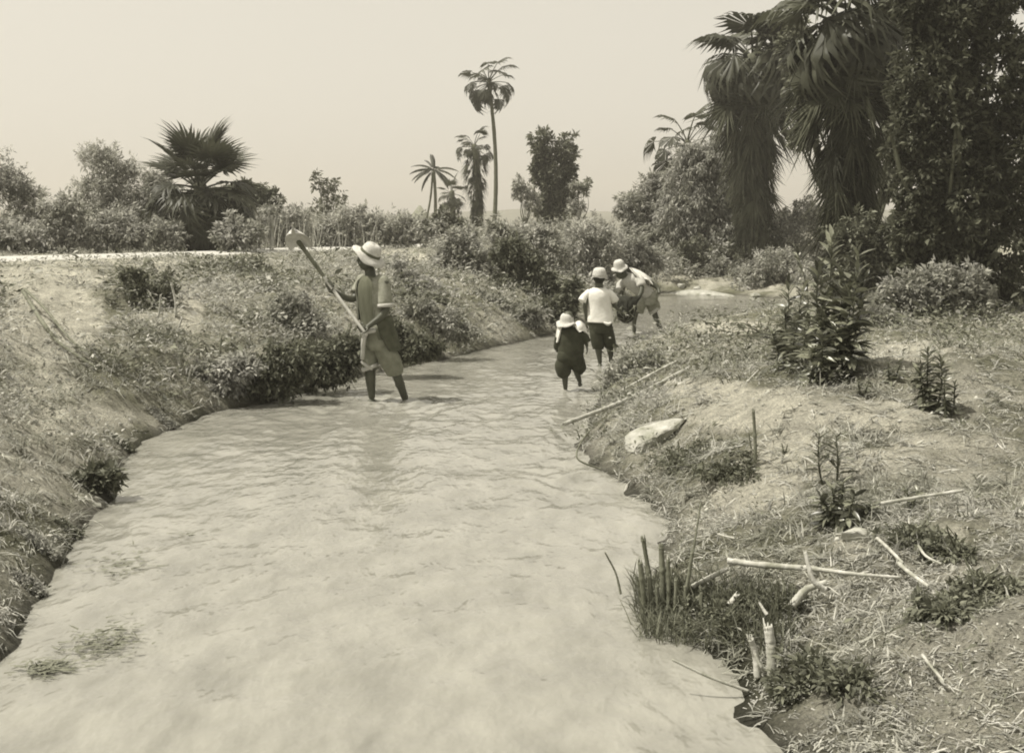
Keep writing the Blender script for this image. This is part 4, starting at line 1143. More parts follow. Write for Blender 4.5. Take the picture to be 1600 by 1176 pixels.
tube(c_, [shF + V3(0, 0, .03) + S * .09, shF + V3(0, 0, .005) + S * .02, shF + V3(-.01, 0, -.05), J(557, 458, .09)], [.045, .058, .064, .066], 16, 4, round_=False)
wrinkle(c_, .014, 13, 3); c_.obj('shirt', M['grey_cloth'], man, True)
c_ = Acc(); tube(c_, [J(602.2, 474.5, -.165), J(602.6, 480, -.168)], [.079, .081], 18, 2, round_=False); c_.obj('sleeve_cuff', M['light_cloth'], man, True)
c_ = Acc(); panel(c_, [around(J(586, 492), .185, .145, (55, 90, 125, 160)), around(J(590, 512), .20, .155, (50, 90, 130, 165)), around(J(594, 530), .20, .165, (62, 95, 130, 165)), around(J(599, 546), .185, .165, (74, 98, 125, 150))], .014)
wrinkle(c_, .014, 12, 19); c_.obj('shaded_tail', M['back'], man, True)  # shading of the shirt tail, put into this dark panel
c_ = Acc()
torso_loft(c_, [(J(591, 546), .16, .12), (J(588, 530), .185, .138), (J(585, 506), .165, .125)], S, Fd)
tube(c_, [J(594, 530, -.04), J(606, 556, -.05), J(616, 577, -.03), J(617.5, 583, -.02)], [.105, .108, .096, .088], 18, 5, round_=False)
tube(c_, [J(583, 530, .03), J(578, 552, .02), J(578, 572, .0), J(578, 577, 0)], [.10, .098, .085, .078], 18, 5, round_=False)
wrinkle(c_, .016, 10, 4); c_.obj('breeches', M['breeches'], man, True)
c_ = Acc(); tube(c_, [J(577, 571, -.02), J(579, 576, -.02)], [.088, .090], 18, 2, round_=False); tube(c_, [J(565, 565, -.1), J(572, 571, -.11), J(581, 577, -.09)], [.014, .018, .01], 8, 3)
c_.obj('rolled_hem', M['light_cloth'], man, True)
c_ = Acc(); tube(c_, [J(566, 520, -.1), J(575, 517, -.16), J(585, 516, -.17)], [.024, .028, .026], 10, 3); tube(c_, [J(572, 519, -.16), J(568, 531, -.16), J(566, 560, -.12)], [.02, .026, .018], 8, 3); wrinkle(c_, .01, 20, 2); c_.obj('waist_cloth', M['light_cloth'], man, True)
hat(man, J(577.5, 398, -.03), V3(.62, -.22, 1), 1.0, M['straw_hat'], brim=.175, crown=.100, h=.12, droop=.03, band=M['hat_band'], seed=1)
# shovel
t = thing('shovel', 'long handled shovel with pale rounded blade held up by the standing man', 'shovel', pole_b)
a = Acc(); tube(a, [pole_a - pax * .02, pole_a * .5 + pole_b * .5 + V3(0, 0, -.004), pole_b + pax * .05], [.015, .0165, .0165], 10, 6); a.obj('handle', M['handle'], t, True)
a = Acc(); tube(a, [pole_a + pax * .42, pole_a + pax * .12, pole_a + pax * .03, pole_a - pax * .02], [.0185, .021, .023, .026], 10, 4); a.obj('socket_pole_shade', M['reed'], t, True)  # socket lengthened into a dark sleeve; the upper pole's shade is in its colour
a = Acc(); n1, n2 = 13, 11
uu, vv = np.meshgrid(np.linspace(-1, 1, n1), np.linspace(0, 1, n2)); out = []
bx = unit(V3(1, .25, .10)); bd = unit(V3(-.15, -.72, .66)); bn = unit(np.cross(bx, bd))
for v_, u_ in zip(vv.ravel(), uu.ravel()):
    wdt = .122 * math.sqrt(max(1 - (max(v_ - .3, 0) / .71) ** 2, 0.004)) * (.86 + .14 * min(v_ / .3, 1))
    out.append(pole_a + bx * u_ * wdt + bd * (v_ - .12) * .25 + bn * (.07 * (u_ ** 2) - .03 * math.sin(v_ * 3)) )
out = np.array(out); f = grid_faces(n2, n1); k = len(out)
rim = np.array([c for c in range(n1)] + [r * n1 + n1 - 1 for r in range(1, n2)] + [(n2 - 1) * n1 + c for c in range(n1 - 2, -1, -1)] + [r * n1 for r in range(n2 - 2, 0, -1)]); rn = np.roll(rim, -1)
a.add(np.vstack([out + bn * .003, out - bn * .003]), np.vstack([f, f[:, ::-1] + k, np.stack([rim, rn, rn + k, rim + k], -1)]))
a.obj('blade', M['metal'], t, True)

# ---- boy in white shirt seen from behind
Y0 = G(937, 572, 0)[1]; J = lambda x, y, d=0.0: at(x, y, Y0 + d); s = Y0 / FPX
S = unit(V3(1, -.12, 0)); Fd = unit(V3(.12, 1, 0)); k = .80
boy = thing('person', 'boy in white shirt, cap and dark shorts seen from behind holding the bundle', 'person', (J(937, 572)[0], Y0, -.02))
b = Acc()
hipc = J(938, 508); neckb = J(935, 449)
torso_loft(b, [(hipc - V3(0, 0, .05), .10, .07), (hipc, .12, .085), (J(937, 490), .105, .075), (J(936, 466), .125, .085), (J(936, 454), .12, .07), (neckb, .05, .045)], S, Fd)
tube(b, [J(936, 452), J(936, 440)], [.055, .05], 12, 3)
hc = J(936.5, 433.5, .0); hF = unit(V3(.35, 1, -.15)); head(b, hc, hF, V3(0, 0, 1), .88)
wL = J(916, 500, .02); wR = J(966, 484, .15)
limb(b, [J(921, 457), J(914.5, 478, -.02), wL], [.040, .032, .021], 1)
limb(b, [J(950, 457), J(958, 474, .03), wR], [.040, .032, .021], 1)
open_hand(b, wL, V3(.05, .1, -1), V3(1, .3, 0), .85); hand(b, wR, J(958, 474, .03), wR + V3(.06, .05, -.01), V3(.1, .9, .3), .85, 1)
limb(b, [J(931, 512), J(935, 545, -.02), J(937.5, 566, .0)], [.066, .045, .028], 1)
limb(b, [J(945, 512), J(953, 545, .05), J(955, 566, .04)], [.066, .045, .028], 1)
foot(b, J(937.5, 568, .0), V3(.1, 1, 0), .85); foot(b, J(955, 568, .04), V3(.3, 1, 0), .85)
voxel('body', b, M['skin'], .0075, boy, 2)
hr = Acc(); ellipsoid(hr, hc + V3(-.004, -.014, .004), S * .074, Fd * .084, V3(0, 0, .088)); hr.obj('hair', M['black_hair'], boy, True)
c_ = Acc()
torso_loft(c_, [(J(938, 503), .165, .12), (J(937.5, 496), .16, .115), (J(937, 480), .145, .105), (J(936, 464), .15, .105), (J(936, 455), .145, .092), (J(936, 449.5), .075, .062)], S, Fd)
tube(c_, [J(923, 456), J(914, 464), J(909.5, 471, -.02)], [.050, .056, .060], 16, 4, round_=False)
tube(c_, [J(948, 456), J(957, 463), J(961, 470, .02)], [.050, .056, .060], 16, 4, round_=False)
wrinkle(c_, .013, 9, 6); c_.obj('shirt', M['white_cloth'], boy, True)
c_ = Acc()
torso_loft(c_, [(J(939, 520), .135, .10), (J(938, 510), .15, .108), (J(938, 500), .145, .10)], S, Fd)
tube(c_, [J(931, 512), J(933, 530), J(935, 542), J(935, 545)], [.085, .086, .076, .07], 16, 4, round_=False)
tube(c_, [J(947, 512), J(951, 530, .02), J(954, 540, .04), J(954, 543, .04)], [.085, .086, .076, .07], 16, 4, round_=False)
wrinkle(c_, .011, 11, 7); c_.obj('shorts', M['dark_cloth'], boy, True)
c_ = Acc(); tube(c_, [J(944, 504, -.12), J(950, 506.5, -.12), J(955, 504, -.09)], [.012, .02, .01], 8, 3); c_.obj('shirt_tail', M['white_cloth'], boy, True)
hat(boy, J(936.5, 431, -.01), V3(.0, -.1, 1), .9, M['straw_hat'], brim=.118, crown=.098, h=.115, droop=.015, seed=3)

# ---- small child in hat and dark clothes
Y0 = G(888, 611, 0)[1]; J = lambda x, y, d=0.0: at(x, y, Y0 + d)
S = unit(V3(1, .1, 0)); Fd = unit(V3(-.1, 1, 0))
kid = thing('person', 'small child in pale brimmed hat and baggy dark clothes wading away', 'person', (J(888, 611)[0], Y0, -.02))
b = Acc()
hipc = J(892, 558)
torso_loft(b, [(hipc - V3(0, 0, .04), .085, .065), (hipc, .10, .075), (J(893, 545), .09, .07), (J(893, 526), .10, .072), (J(892, 517), .09, .06), (J(891, 511), .045, .04)], S, Fd)
tube(b, [J(891, 514), J(889, 504)], [.038, .036], 12, 3)
hc = J(887, 499.5, .0); hF = unit(V3(-.25, 1, -.25)); head(b, hc, hF, V3(0, 0, 1), .80)
wL = J(874, 546, .1); wR = J(917, 540, .0)
limb(b, [J(880, 518), J(874, 533, .0), wL], [.034, .028, .019], 1)
limb(b, [J(904, 518), J(914, 529), wR], [.034, .028, .019], 1)
open_hand(b, wR, V3(.1, .0, -1), V3(-1, .2, 0), .62); open_hand(b, wL, V3(-.1, .5, -.6), V3(1, 0, 0), .62, -1)
limb(b, [J(886, 562), J(883, 588), J(883.5, 607)], [.052, .036, .023], 1)
limb(b, [J(898, 562), J(902, 583, .05), J(906, 596, .12)], [.052, .036, .023], 1)
foot(b, J(883.5, 609), V3(-.1, 1, 0), .62); foot(b, J(906, 597, .12), V3(.1, .8, 0), .62)
voxel('body', b, M['skin'], .0065, kid, 2)
c_ = Acc()
torso_loft(c_, [(J(890, 560), .135, .10), (J(892, 548), .14, .105), (J(893, 530), .13, .10), (J(892, 518), .122, .088), (J(891, 511), .06, .052)], S, Fd)
tube(c_, [J(881, 517), J(875, 527, .0), J(872.5, 540, .04), J(874, 546, .08)], [.045, .05, .052, .044], 14, 4, round_=False)
tube(c_, [J(902, 517), J(912, 526), J(917, 535)], [.048, .056, .05], 14, 4, round_=False)
wrinkle(c_, .014, 11, 8); c_.obj('tunic', M['dark_cloth'], kid, True)
c_ = Acc()
torso_loft(c_, [(J(891, 570), .11, .085), (J(891, 560), .145, .11), (J(892, 548), .135, .10)], S, Fd)
tube(c_, [J(884, 560), J(880, 572), J(881, 584), J(883, 589)], [.085, .092, .078, .045], 16, 4, round_=False)
tube(c_, [J(900, 560), J(903, 570, .03), J(905, 577, .05), J(904, 583, .06)], [.085, .088, .075, .045], 16, 4, round_=False)
wrinkle(c_, .013, 13, 9); c_.obj('breeches', M['dark_cloth'], kid, True)
c_ = Acc(); panel(c_, [[J(897, 505, -.02), J(905, 501, -.03), J(912, 505, 0)], [J(900, 513, -.08), J(908, 509, -.07), J(915, 514, .0)], [J(905, 519, -.09), J(912, 517, -.06), J(918, 523, .0)]], .016)
c_.obj('shawl', M['white_cloth'], kid, True); c_ = Acc(); panel(c_, [[J(871, 511, -.03), J(877, 508, -.06)], [J(869, 524, -.02), J(874, 520, -.07)], [J(869, 536, 0), J(871, 534, -.05)]], .014)
c_.obj('shawl_end', M['white_cloth'], kid, True)
hat(kid, J(885.5, 503.5, -.01), V3(-.02, -.16, 1), .84, M['straw_hat'], brim=.140, crown=.088, h=.115, droop=.02, band=None, seed=5, dent=.03)

# ---- bending man
Y0 = G(1012, 521, 0)[1]; J = lambda x, y, d=0.0: at(x, y, Y0 + d)
far = thing('person', 'man in pale shirt bending forward over the bundle, hand on hip', 'person', (J(1012, 521)[0], Y0, -.02))
b = Acc()
S = unit(V3(.35, -.94, 0))
hip = J(1011, 462, .05); ch = J(989, 441, -.03); nk = J(977, 431, -.08)
ax = unit(nk - hip); Fd = unit(np.cross(S, ax))
if Fd[2] > 0: Fd = -Fd
torso_loft(b, [(hip - ax * .10, .12, .09), (hip, .15, .105), (hip * .5 + ch * .5, .13, .09), (ch, .165, .105), (nk * .75 + ch * .25, .14, .08), (nk, .06, .055)], S, Fd)
hc = J(968.5, 425, -.12)
tube(b, [nk * .9 + ch * .1, nk * .35 + hc * .65], [.06, .052], 12, 3)
hF = unit(V3(-.62, -.55, -.55)); head(b, hc, hF, V3(-.35, -.3, .9), 1.0)
shN, shF = J(1000, 436, -.22), J(978, 434, .12)
elN, wN = J(1005, 462, -.36), J(990, 476, -.42)
limb(b, [shN, J(1002, 456, -.36), wN], [.052, .042, .027], 1)
limb(b, [shF, J(972, 455, .05), J(971, 470, -.12)], [.050, .040, .026], 1)
limb(b, [J(1012, 440, .05), J(1027, 449, .02), J(1030, 458, -.06)], [.05, .042, .028], 1)
hand(b, wN, elN, wN + V3(-.05, .0, -.03), V3(-.5, .6, -.5), 1.0, 1); hand(b, J(971, 470, -.12), elN, J(970, 474, -.16), V3(.8, .3, -.3), 1.0, -1)
limb(b, [hip - S * -.02 + V3(-.1, -.05, -.05), J(992, 492, -.05), J(991, 517, 0)], [.085, .055, .035], 1)
limb(b, [hip + V3(.06, .06, -.04), J(1022, 488, .06), J(1033, 516, .05)], [.085, .055, .035], 1)
foot(b, J(991, 519, 0), V3(-.8, -.5, 0), 1); foot(b, J(1034, 518, .05), V3(-.8, -.5, 0), 1)
voxel('body', b, M['skin'], .0085, far, 2)
hr = Acc(); ellipsoid(hr, hc + V3(.012, .008, .03), V3(.08, 0, 0), V3(0, .09, 0), V3(0, 0, .08)); hr.obj('hair', M['black_hair'], far, True)
c_ = Acc()
torso_loft(c_, [(hip - ax * .02, .17, .125), (hip + ax * .06, .175, .13), (hip * .5 + ch * .5, .16, .125), (ch, .19, .13), (nk * .7 + ch * .3, .16, .10), (nk, .08, .072)], S, Fd)
tube(c_, [ch * .5 + shN * .5, shN + V3(0, 0, -.02), J(1003, 448, -.3)], [.07, .078, .08], 16, 4, round_=False)
tube(c_, [ch, J(1000, 432, .05), J(1017, 442, .04)], [.06, .08, .062], 16, 4, round_=False)
tube(c_, [ch * .4 + shF * .6, J(969, 446, .05), J(968, 453, .0)], [.07, .075, .07], 16, 4, round_=False)
wrinkle(c_, .016, 8, 10); c_.obj('shirt', M['light_cloth'], far, True)
c_ = Acc(); panel(c_, [[J(984, 418, -.14), J(993, 420, -.06), J(1000, 424, .0)], [J(990, 425, -.24), J(1003, 428, -.14), J(1013, 434, -.02)], [J(1000, 436, -.30), J(1011, 437, -.18), J(1020, 445, -.04)]], .016)
c_.obj('shoulder_cloth', M['white_cloth'], far, True)
c_ = Acc()
S2 = unit(V3(.8, -.6, 0)); F2 = unit(V3(-.6, -.8, 0))
torso_loft(c_, [(J(1007, 476), .19, .13), (J(1010, 466, .03), .20, .14), (J(1013, 455, .05), .17, .13)], S2, F2)
tube(c_, [J(1004, 466, -.02), J(997, 478, -.04), J(994, 487, -.05)], [.12, .125, .12], 16, 4, round_=False)
tube(c_, [J(1014, 465, .05), J(1020, 476, .06), J(1023, 484, .06)], [.12, .12, .105], 16, 4, round_=False)
wrinkle(c_, .015, 9, 11); c_.obj('shorts', M['grey_cloth'], far, True)
c_ = Acc(); tube(c_, [J(1021, 482, .055), J(1024, 486, .06)], [.112, .114], 16, 2, round_=False); c_.obj('rolled_hem', M['light_cloth'], far, True)
hat(far, J(968, 417.5, -.13), V3(-.25, -.22, 1), 1.0, M['straw_hat'], brim=.135, crown=.092, h=.125, droop=.03, seed=7)

# bundle of dark wet netting carried between the boy and the bending man
Yb = at(975, 480, 0 + Y0 - .9)[1]
pc = at(975, 481, Y0 - .9); s = (Y0 - .9) / FPX * 1.12
t = thing('net_bundle', 'sagging dark bundle of wet netting between the boy and the bending man', 'bundle', pc - V3(0, 0, 20 * s))
a = Acc()
loft(a, [pc + V3(-13 * s, -.05, 9 * s), pc + V3(-10 * s, 0, 4 * s), pc + V3(-2 * s, 0, -2 * s), pc + V3(6 * s, 0, -1 * s), pc + V3(13 * s, 0, 2 * s), pc + V3(17 * s, -.02, 10 * s)],
     [V3(0, .10, .02), V3(0, .20, .02), V3(0, .26, 0), V3(0, .26, 0), V3(0, .2, 0), V3(0, .08, 0)], [V3(0, 0, 5 * s), V3(0, 0, 12 * s), V3(0, 0, 18 * s), V3(0, 0, 18 * s), V3(0, 0, 14 * s), V3(0, 0, 5 * s)], 26, 6)
wrinkle(a, .085, 7, 14); wrinkle(a, .05, 17, 15); wrinkle(a, .02, 40, 16)
a.obj('netting', M['netting'], t, True)
a = Acc()
rg = np.random.default_rng(5)
for k in range(60):
    th = rg.random() * 6.28; x0 = (rg.random() - .5) * 24 * s
    p0 = pc + V3(x0, math.cos(th) * .2, math.sin(th) * 12 * s)
    tube(a, [p0, p0 + V3(rg.normal() * .05, rg.normal() * .05, -.05), p0 + V3(rg.normal() * .07, rg.normal() * .07, -.14)], [.008, .006, .003], 5, 2)
tube(a, [pc + V3(-17 * s, -.12, 0), pc + V3(0, -.24, -6 * s), pc + V3(14 * s, -.2, 4 * s)], .012, 6, 4)
a.obj('cord', M['cane_dark'], t, True)

# ------------------------------------------------------------------ single plants with leaves one can pick out
def broad_leaf(name, m, aspect=.22, curl=.35):
    a = Acc(); n = 5; V = []
    for k in range(n + 1):
        u = k / n; w = aspect * .5 * math.sin(math.pi * min(u * .92 + .06, 1)) ** .8
        z = -curl * u * u * .5
        V += [[u, -w, z + w * .35], [u, 0, z], [u, w, z + w * .35]]
    f = []
    for k in range(n):
        b = k * 3
        f += [[b, b + 1, b + 4, b + 3], [b + 1, b + 2, b + 5, b + 4]]
    a.add(V, f); return a.mesh(name, m, True)
BL = [broad_leaf('broad_leaf_mesh', M['leaf_gloss'], .30), broad_leaf('broad_leaf_mesh', M['leaf_gloss'], .26, .7)]
BD = [broad_leaf('dry_leaf_mesh', M['cane'], .12, .9), broad_leaf('dry_leaf_mesh', M['cane_dark'], .14, .6)]
def leafy_plant(name, label, stems, n, L, seed, meshes=BL, r=.006, elev=(65, 5), group=None, start=.12, cat='plant', twist=0.0):
    """stems: (base px, base py, top px, top py[, y offset])"""
    rng = np.random.default_rng(seed)
    b0 = T(stems[0][0], stems[0][1]); t = thing(name, label, cat, b0, group)
    k = 0
    per = max(n // len(stems), 1)
    for st in stems:
        b = T(st[0], st[1]) if len(st) < 5 else b0 + V3((st[0] - stems[0][0]) * b0[1] / FPX, st[4], 0)
        b[2] = float(H(b[0], b[1]))
        top = at(st[2], st[3], b[1] + .05)
        m = b * .5 + top * .5 + rng.normal(size=3) * np.linalg.norm(top - b) * .04
        P = catmull([b - V3(0, 0, .03), m, top], 8)
        a = Acc(); tube(a, P[::2], np.linspace(r * 1.3, r * .5, len(P[::2])), 6, 1); a.obj('stem', M['trunk'], t, True)
        for q in range(per):
            u = start + (1 - start) * (q + .5) / per
            i = min(int(u * (len(P) - 1)), len(P) - 2); f = u * (len(P) - 1) - i
            p = P[i] * (1 - f) + P[i + 1] * f
            az = k * 2.39996 + rng.normal() * .35; k += 1
            e = math.radians(elev[1] + (elev[0] - elev[1]) * u ** 2) + rng.normal() * .22
            put(t, meshes[k % len(meshes)], 'leaf', p, (rng.normal() * .5, -e, az), L * (.6 + .5 * rng.random()) * (1.15 - .45 * u))
    return t
leafy_plant('tall_leafy_plant', 'tallest dark broad leaved plant on the mound before the palms', [(1290, 575, 1300, 374), (1296, 585, 1278, 420), (1300, 580, 1318, 430), (1285, 580, 1292, 455), (1298, 578, 1306, 480), (1288, 582, 1284, 500)], 296, .19, 1)
leafy_plant('tall_leafy_plant', 'broad leaved plant with pale shining top just right of the tallest one', [(1318, 590, 1342, 392), (1320, 585, 1326, 450), (1322, 588, 1350, 430)], 150, .19, 2)
leafy_plant('tall_leafy_plant', 'slim sparse leaved plant just left of the tallest one', [(1245, 560, 1244, 388), (1250, 560, 1232, 440), (1248, 562, 1256, 450)], 110, .18, 3)
leafy_plant('leafy_plant', 'bushy dark plant at the left foot of the tallest leafy plant', [(1236, 578, 1226, 488), (1240, 584, 1250, 492), (1230, 576, 1206, 520), (1250, 590, 1266, 500), (1226, 572, 1216, 540)], 290, .15, 4, elev=(50, -5))
leafy_plant('leafy_plant', 'bushy pale leaved plant at the right foot of the tallest leafy plant', [(1290, 604, 1284, 520), (1300, 600, 1306, 510), (1282, 604, 1270, 545), (1310, 598, 1322, 545)], 280, .14, 5, elev=(50, -5))
leafy_plant('leafy_plant', 'small round leafy plant on the water side of the bushy dark plant', [(1190, 522, 1188, 498), (1196, 524, 1204, 496)], 40, .11, 6, elev=(40, -5))
leafy_plant('leafy_plant', 'dark leafy plant in the near grass below the dry feathery stems', [(1310, 822, 1300, 762), (1305, 824, 1282, 776), (1318, 826, 1336, 772), (1330, 822, 1362, 790), (1300, 820, 1318, 752)], 240, .095, 7, elev=(45, -5))
leafy_plant('feathery_plant', 'dry feathery double stemmed plant standing on the mound slope', [(1288, 762, 1280, 676), (1306, 760, 1306, 680)], 100, .13, 8, meshes=BD, elev=(45, 20), start=.3)
leafy_plant('meadow_plant', 'dark bushy plant on the meadow near the right edge', [(1455, 640, 1450, 548), (1462, 645, 1470, 560), (1448, 640, 1436, 575)], 220, .11, 9, elev=(50, 0))
leafy_plant('meadow_plant', 'small forked dark plant on the meadow left of the dark bushy one', [(1392, 600, 1388, 566), (1396, 600, 1408, 568)], 44, .08, 10, elev=(50, 0))
leafy_plant('meadow_plant', 'thin plant at the right edge of the mound crest', [(1478, 655, 1476, 590), (1490, 650, 1492, 600)], 50, .08, 11, elev=(50, 0))
leafy_plant('meadow_plant', 'low plant on the meadow between the tall leafy plants and the forked one', [(1345, 620, 1340, 592), (1350, 622, 1358, 596)], 44, .07, 12, elev=(40, 0))
leafy_plant('meadow_plant', 'leafy weed standing in the lower right corner of the bank', [(1418, 800, 1412, 760), (1424, 802, 1434, 766)], 46, .06, 13, elev=(45, 0))
leafy_plant('meadow_plant', 'tiny dark weed on the pale mound crest', [(1224, 712, 1222, 694), (1226, 712, 1230, 696)], 26, .04, 14, elev=(45, 0))
leafy_plant('pale_leaved_plant', 'pale leaved plant on the left bank slope right of the dry leaning canes', [(345, 578, 345, 540), (350, 580, 362, 556), (340, 578, 328, 552)], 44, .09, 15, meshes=[broad_leaf('pale_leaf_mesh', M['cane'], .4, .5)], elev=(30, -10))
leafy_plant('pale_leaved_plant', 'pale leaved plant high on the left bank behind the shovel handle', [(412, 455, 414, 428), (420, 456, 426, 432), (404, 455, 400, 436)], 40, .12, 16, meshes=[broad_leaf('pale_leaf_mesh', M['cane'], .4, .5)], elev=(30, -10))

# ------------------------------------------------------------------ canes, sticks, stone
def stick(name, label, pts, r, mat, seed=0, taper=.7, group=None, cat='stick', lift=.012, jit=.1, seg=9):
    """pts: pixels on the ground, or (px, py, height above ground under it) / ('a', px, py, dy) hanging off the previous distance"""
    rng = np.random.default_rng(seed + 900); P = []
    for p in pts:
        if p[0] == 'a': P.append(at(p[1], p[2], P[0][1] + p[3]))
        else:
            q = T(p[0], p[1]); q[2] += lift + (p[2] if len(p) > 2 else 0); P.append(q)
    P = np.array(P)
    if len(P) == 2:
        L = np.linalg.norm(P[1] - P[0]); P = np.array([P[0], P[0] * .6 + P[1] * .4 + rng.normal(size=3) * L * .015, P[1]])
    n = len(P)
    t = thing(name, label, cat, P[0], group)
    Q = catmull(P, 16); u = np.linspace(0, 1, len(Q)); L = np.linalg.norm(P[-1] - P[0])
    rr = r * (1 + (taper - 1) * u) * (1 + jit * (rng.random(len(Q)) - .5))
    if r > .007 and L > .22:      # swollen joints of the cane
        for j in np.arange(.3, L / .15): rr = rr * (1 + .28 * np.exp(-((u * L - j * .15) / .008) ** 2))
    a = Acc(); tube(a, Q, rr, seg, 1, jitter=r * .04, seed=seed, round_=False)
    if r > .0085:                 # splintered end
        d = unit(Q[-1] - Q[-2]); x, y = frame(d)
        for j in range(5):
            th = j * 1.3 + rng.random(); o = (x * math.cos(th) + y * math.sin(th)) * rr[-1] * .7
            tube(a, [Q[-1] + o - d * .01, Q[-1] + o * 1.1 + d * rr[-1] * (.4 + 1.6 * rng.random())], [rr[-1] * .4, rr[-1] * .12], 4, 1, round_=False)
    a.obj('shaft', M[mat], t, True)
    return t
G1 = 'broken canes lying on the right bank'
stick('long_pole', 'long pale pole lying from the bank out over the water', [(1075, 583, .03), ('a', 980, 624, -1.0), ('a', 882, 662, -2.1)], .021, 'cane', 1, .8, cat='pole')
stick('short_pole', 'shorter pole lying just behind the long pale pole', [(1057, 574, .05), ('a', 968, 612, -.5)], .016, 'cane', 2, .7, cat='pole')
stick('dry_cane', 'long horizontal pale cane pointing at the water', [(1136, 921, .11), (1251, 926, .09)], .014, 'cane', 3, .9, G1)
stick('dry_cane', 'grey horizontal cane ending in the grass right of the crossing', [(1255, 926, .09), (1330, 926, .06), (1405, 924, .04)], .011, 'cane', 4, .5, G1)
stick('dry_cane', 'steep pale cane crossing over the horizontal one', [(1288, 960, .08), ('a', 1270, 905, .0), ('a', 1258, 862, .03)], .013, 'cane', 5, .6, G1)
stick('dry_cane', 'pale cane leaning left beside the reed stumps', [(1081, 952, .08), ('a', 1133, 890, .05)], .012, 'cane', 6, .8, G1)
stick('dry_cane', 'short upright pale cane above the horizontal one', [(1150, 914, .09), ('a', 1142, 882, .0)], .011, 'cane', 7, .8, G1)
stick('dry_cane', 'short pale cane below the end of the horizontal one', [(1139, 970, .06), ('a', 1151, 929, .02)], .013, 'cane', 8, .8, G1)
stick('dry_cane', 'pale twig rising out of the cane root stump', [(1198, 985, .05), ('a', 1187, 942, .03)], .009, 'cane', 9, .5, G1)
stick('cane_stump', 'thick pale broken cane stump standing near the bottom edge', [(1206, 1062, .0), ('a', 1205, 1015, .02), ('a', 1200, 978, .04)], .02, 'cane', 10, .9, G1)
stick('cane_stump', 'splintered pale cane stump left of the thick one', [(1184, 1066, .0), ('a', 1180, 1020, .02), ('a', 1173, 998, .02)], .015, 'cane', 11, .8, G1)
stick('cane_stump', 'short forked pale root between the two cane stumps', [(1204, 1058, .01), ('a', 1190, 1042, -.02), ('a', 1180, 1022, .0)], .009, 'cane', 12, .5, G1)
stick('dry_cane', 'thick curved pale root running up from the stump', [(1236, 975, .06), (1258, 958, .08), (1290, 945, .08)], .018, 'cane', 13, .7, G1)
stick('dry_cane', 'pale twig sticking out of the water under the near bank', [(1170, 1088, .0), ('a', 1110, 1058, .0), ('a', 1050, 1030, .02)], .0065, 'cane', 14, .7, G1)
stick('dry_cane', 'pale crooked cane in the grass near the right edge', [(1403, 910, .07), (1449, 944, .06)], .009, 'cane', 15, .8, G1)
stick('dry_cane', 'thin cane slanting through the grass beyond the crossing', [(1369, 870, .07), (1410, 906, .06)], .008, 'cane', 16, .8, G1)
stick('dry_cane', 'long thin cane at the right edge above the crooked one', [(1376, 812, .06), (1440, 800, .06), (1503, 791, .06)], .009, 'cane', 17, .8, G1)
stick('dry_cane', 'short bent cane near the right edge', [(1434, 881, .05), (1446, 896, .06), (1470, 900, .03)], .006, 'cane', 18, .8, G1)
stick('dry_cane', 'small pale cane piece between stumps and horizontal cane', [(1122, 848, .03), (1148, 858, .04)], .006, 'cane', 19, .8, G1)
stick('dry_cane', 'thin pale twig leaning on the mound beyond the poles', [(1168, 600, .0), ('a', 1186, 577, .1)], .008, 'cane', 20, .6, G1)
stick('dry_cane', 'short pale stake behind the weeds at the water edge', [(1131, 572, .0), ('a', 1132, 546, .0)], .014, 'cane', 21, .8, G1)
stick('dry_cane', 'forked pale twig standing behind the short pole', [(1042, 556, .0), ('a', 1052, 538, .05)], .011, 'cane', 22, .6, G1)
stick('dry_cane', 'dry cane lying in the lower right corner grass', [(1440, 1050, .04), (1475, 1086, .03)], .006, 'cane', 23, .8, G1)
stick('thin_stake', 'thin dark stake planted upright in the mound slope', [(1180, 728, .0), ('a', 1180, 690, .0), ('a', 1177, 641, .0)], .011, 'cane_dark', 24, .8)
stick('thin_twig', 'short dark twig beside the upright stake', [(1174, 706, .0), ('a', 1170, 676, .0)], .006, 'cane_dark', 25, .6)
stick('bent_twig', 'dark crooked twig dipping into the water below the pole', [(940, 738, .0), ('a', 903, 717, -.02), ('a', 907, 692, .1), ('a', 925, 668, .25)], .007, 'cane_dark', 26, .7)
stick('wet_stick', 'thin dark stick slanting out of the water left of the reeds', [(970, 933, .0), ('a', 962, 895, .02), ('a', 945, 862, .02)], .006, 'cane_dark', 27, .6)
# reeds at the water edge
G2 = 'reed stumps standing at the water edge'
RS = [(1008, 971, 1000, 878, .013, 'thick leaning reed stump standing farthest left'), (1022, 960, 1005, 842, .011, 'tall dark reed leaning left out of the clump'), (1036, 958, 1033, 854, .014, 'thickest upright reed stump of the clump'),
      (1044, 966, 1044, 875, .010, 'reed stump just right of the thickest one'), (1064, 964, 1082, 862, .009, 'tall thin cane base leaning right'), (1015, 968, 1014, 900, .009, 'short reed stump in front of the dark leaning one'),
      (1053, 970, 1056, 905, .009, 'short reed stump in the middle of the clump'), (1072, 972, 1070, 915, .008, 'short dark reed stump at the right of the clump'), (1090, 975, 1096, 925, .008, 'low reed stump at the foot of the leaning pale cane'),
      (1028, 970, 1026, 915, .009, 'low reed stump between the two thick ones')]
for i, (x0, y0, x1, y1, r, lab) in enumerate(RS):
    stick('reed_stump', lab, [(x0, y0, -.02), ('a', (x0 + x1) / 2 + 1, (y0 + y1) / 2, .01), ('a', x1, y1, .02)], r, 'reed', 40 + i, .85, G2, cat='reed')
stick('tall_cane', 'tallest thin cane rising from the reed clump', [(1062, 965, .0), ('a', 1078, 890, .03), ('a', 1095, 786, .08)], .008, 'cane_dark', 60, .45, cat='reed')
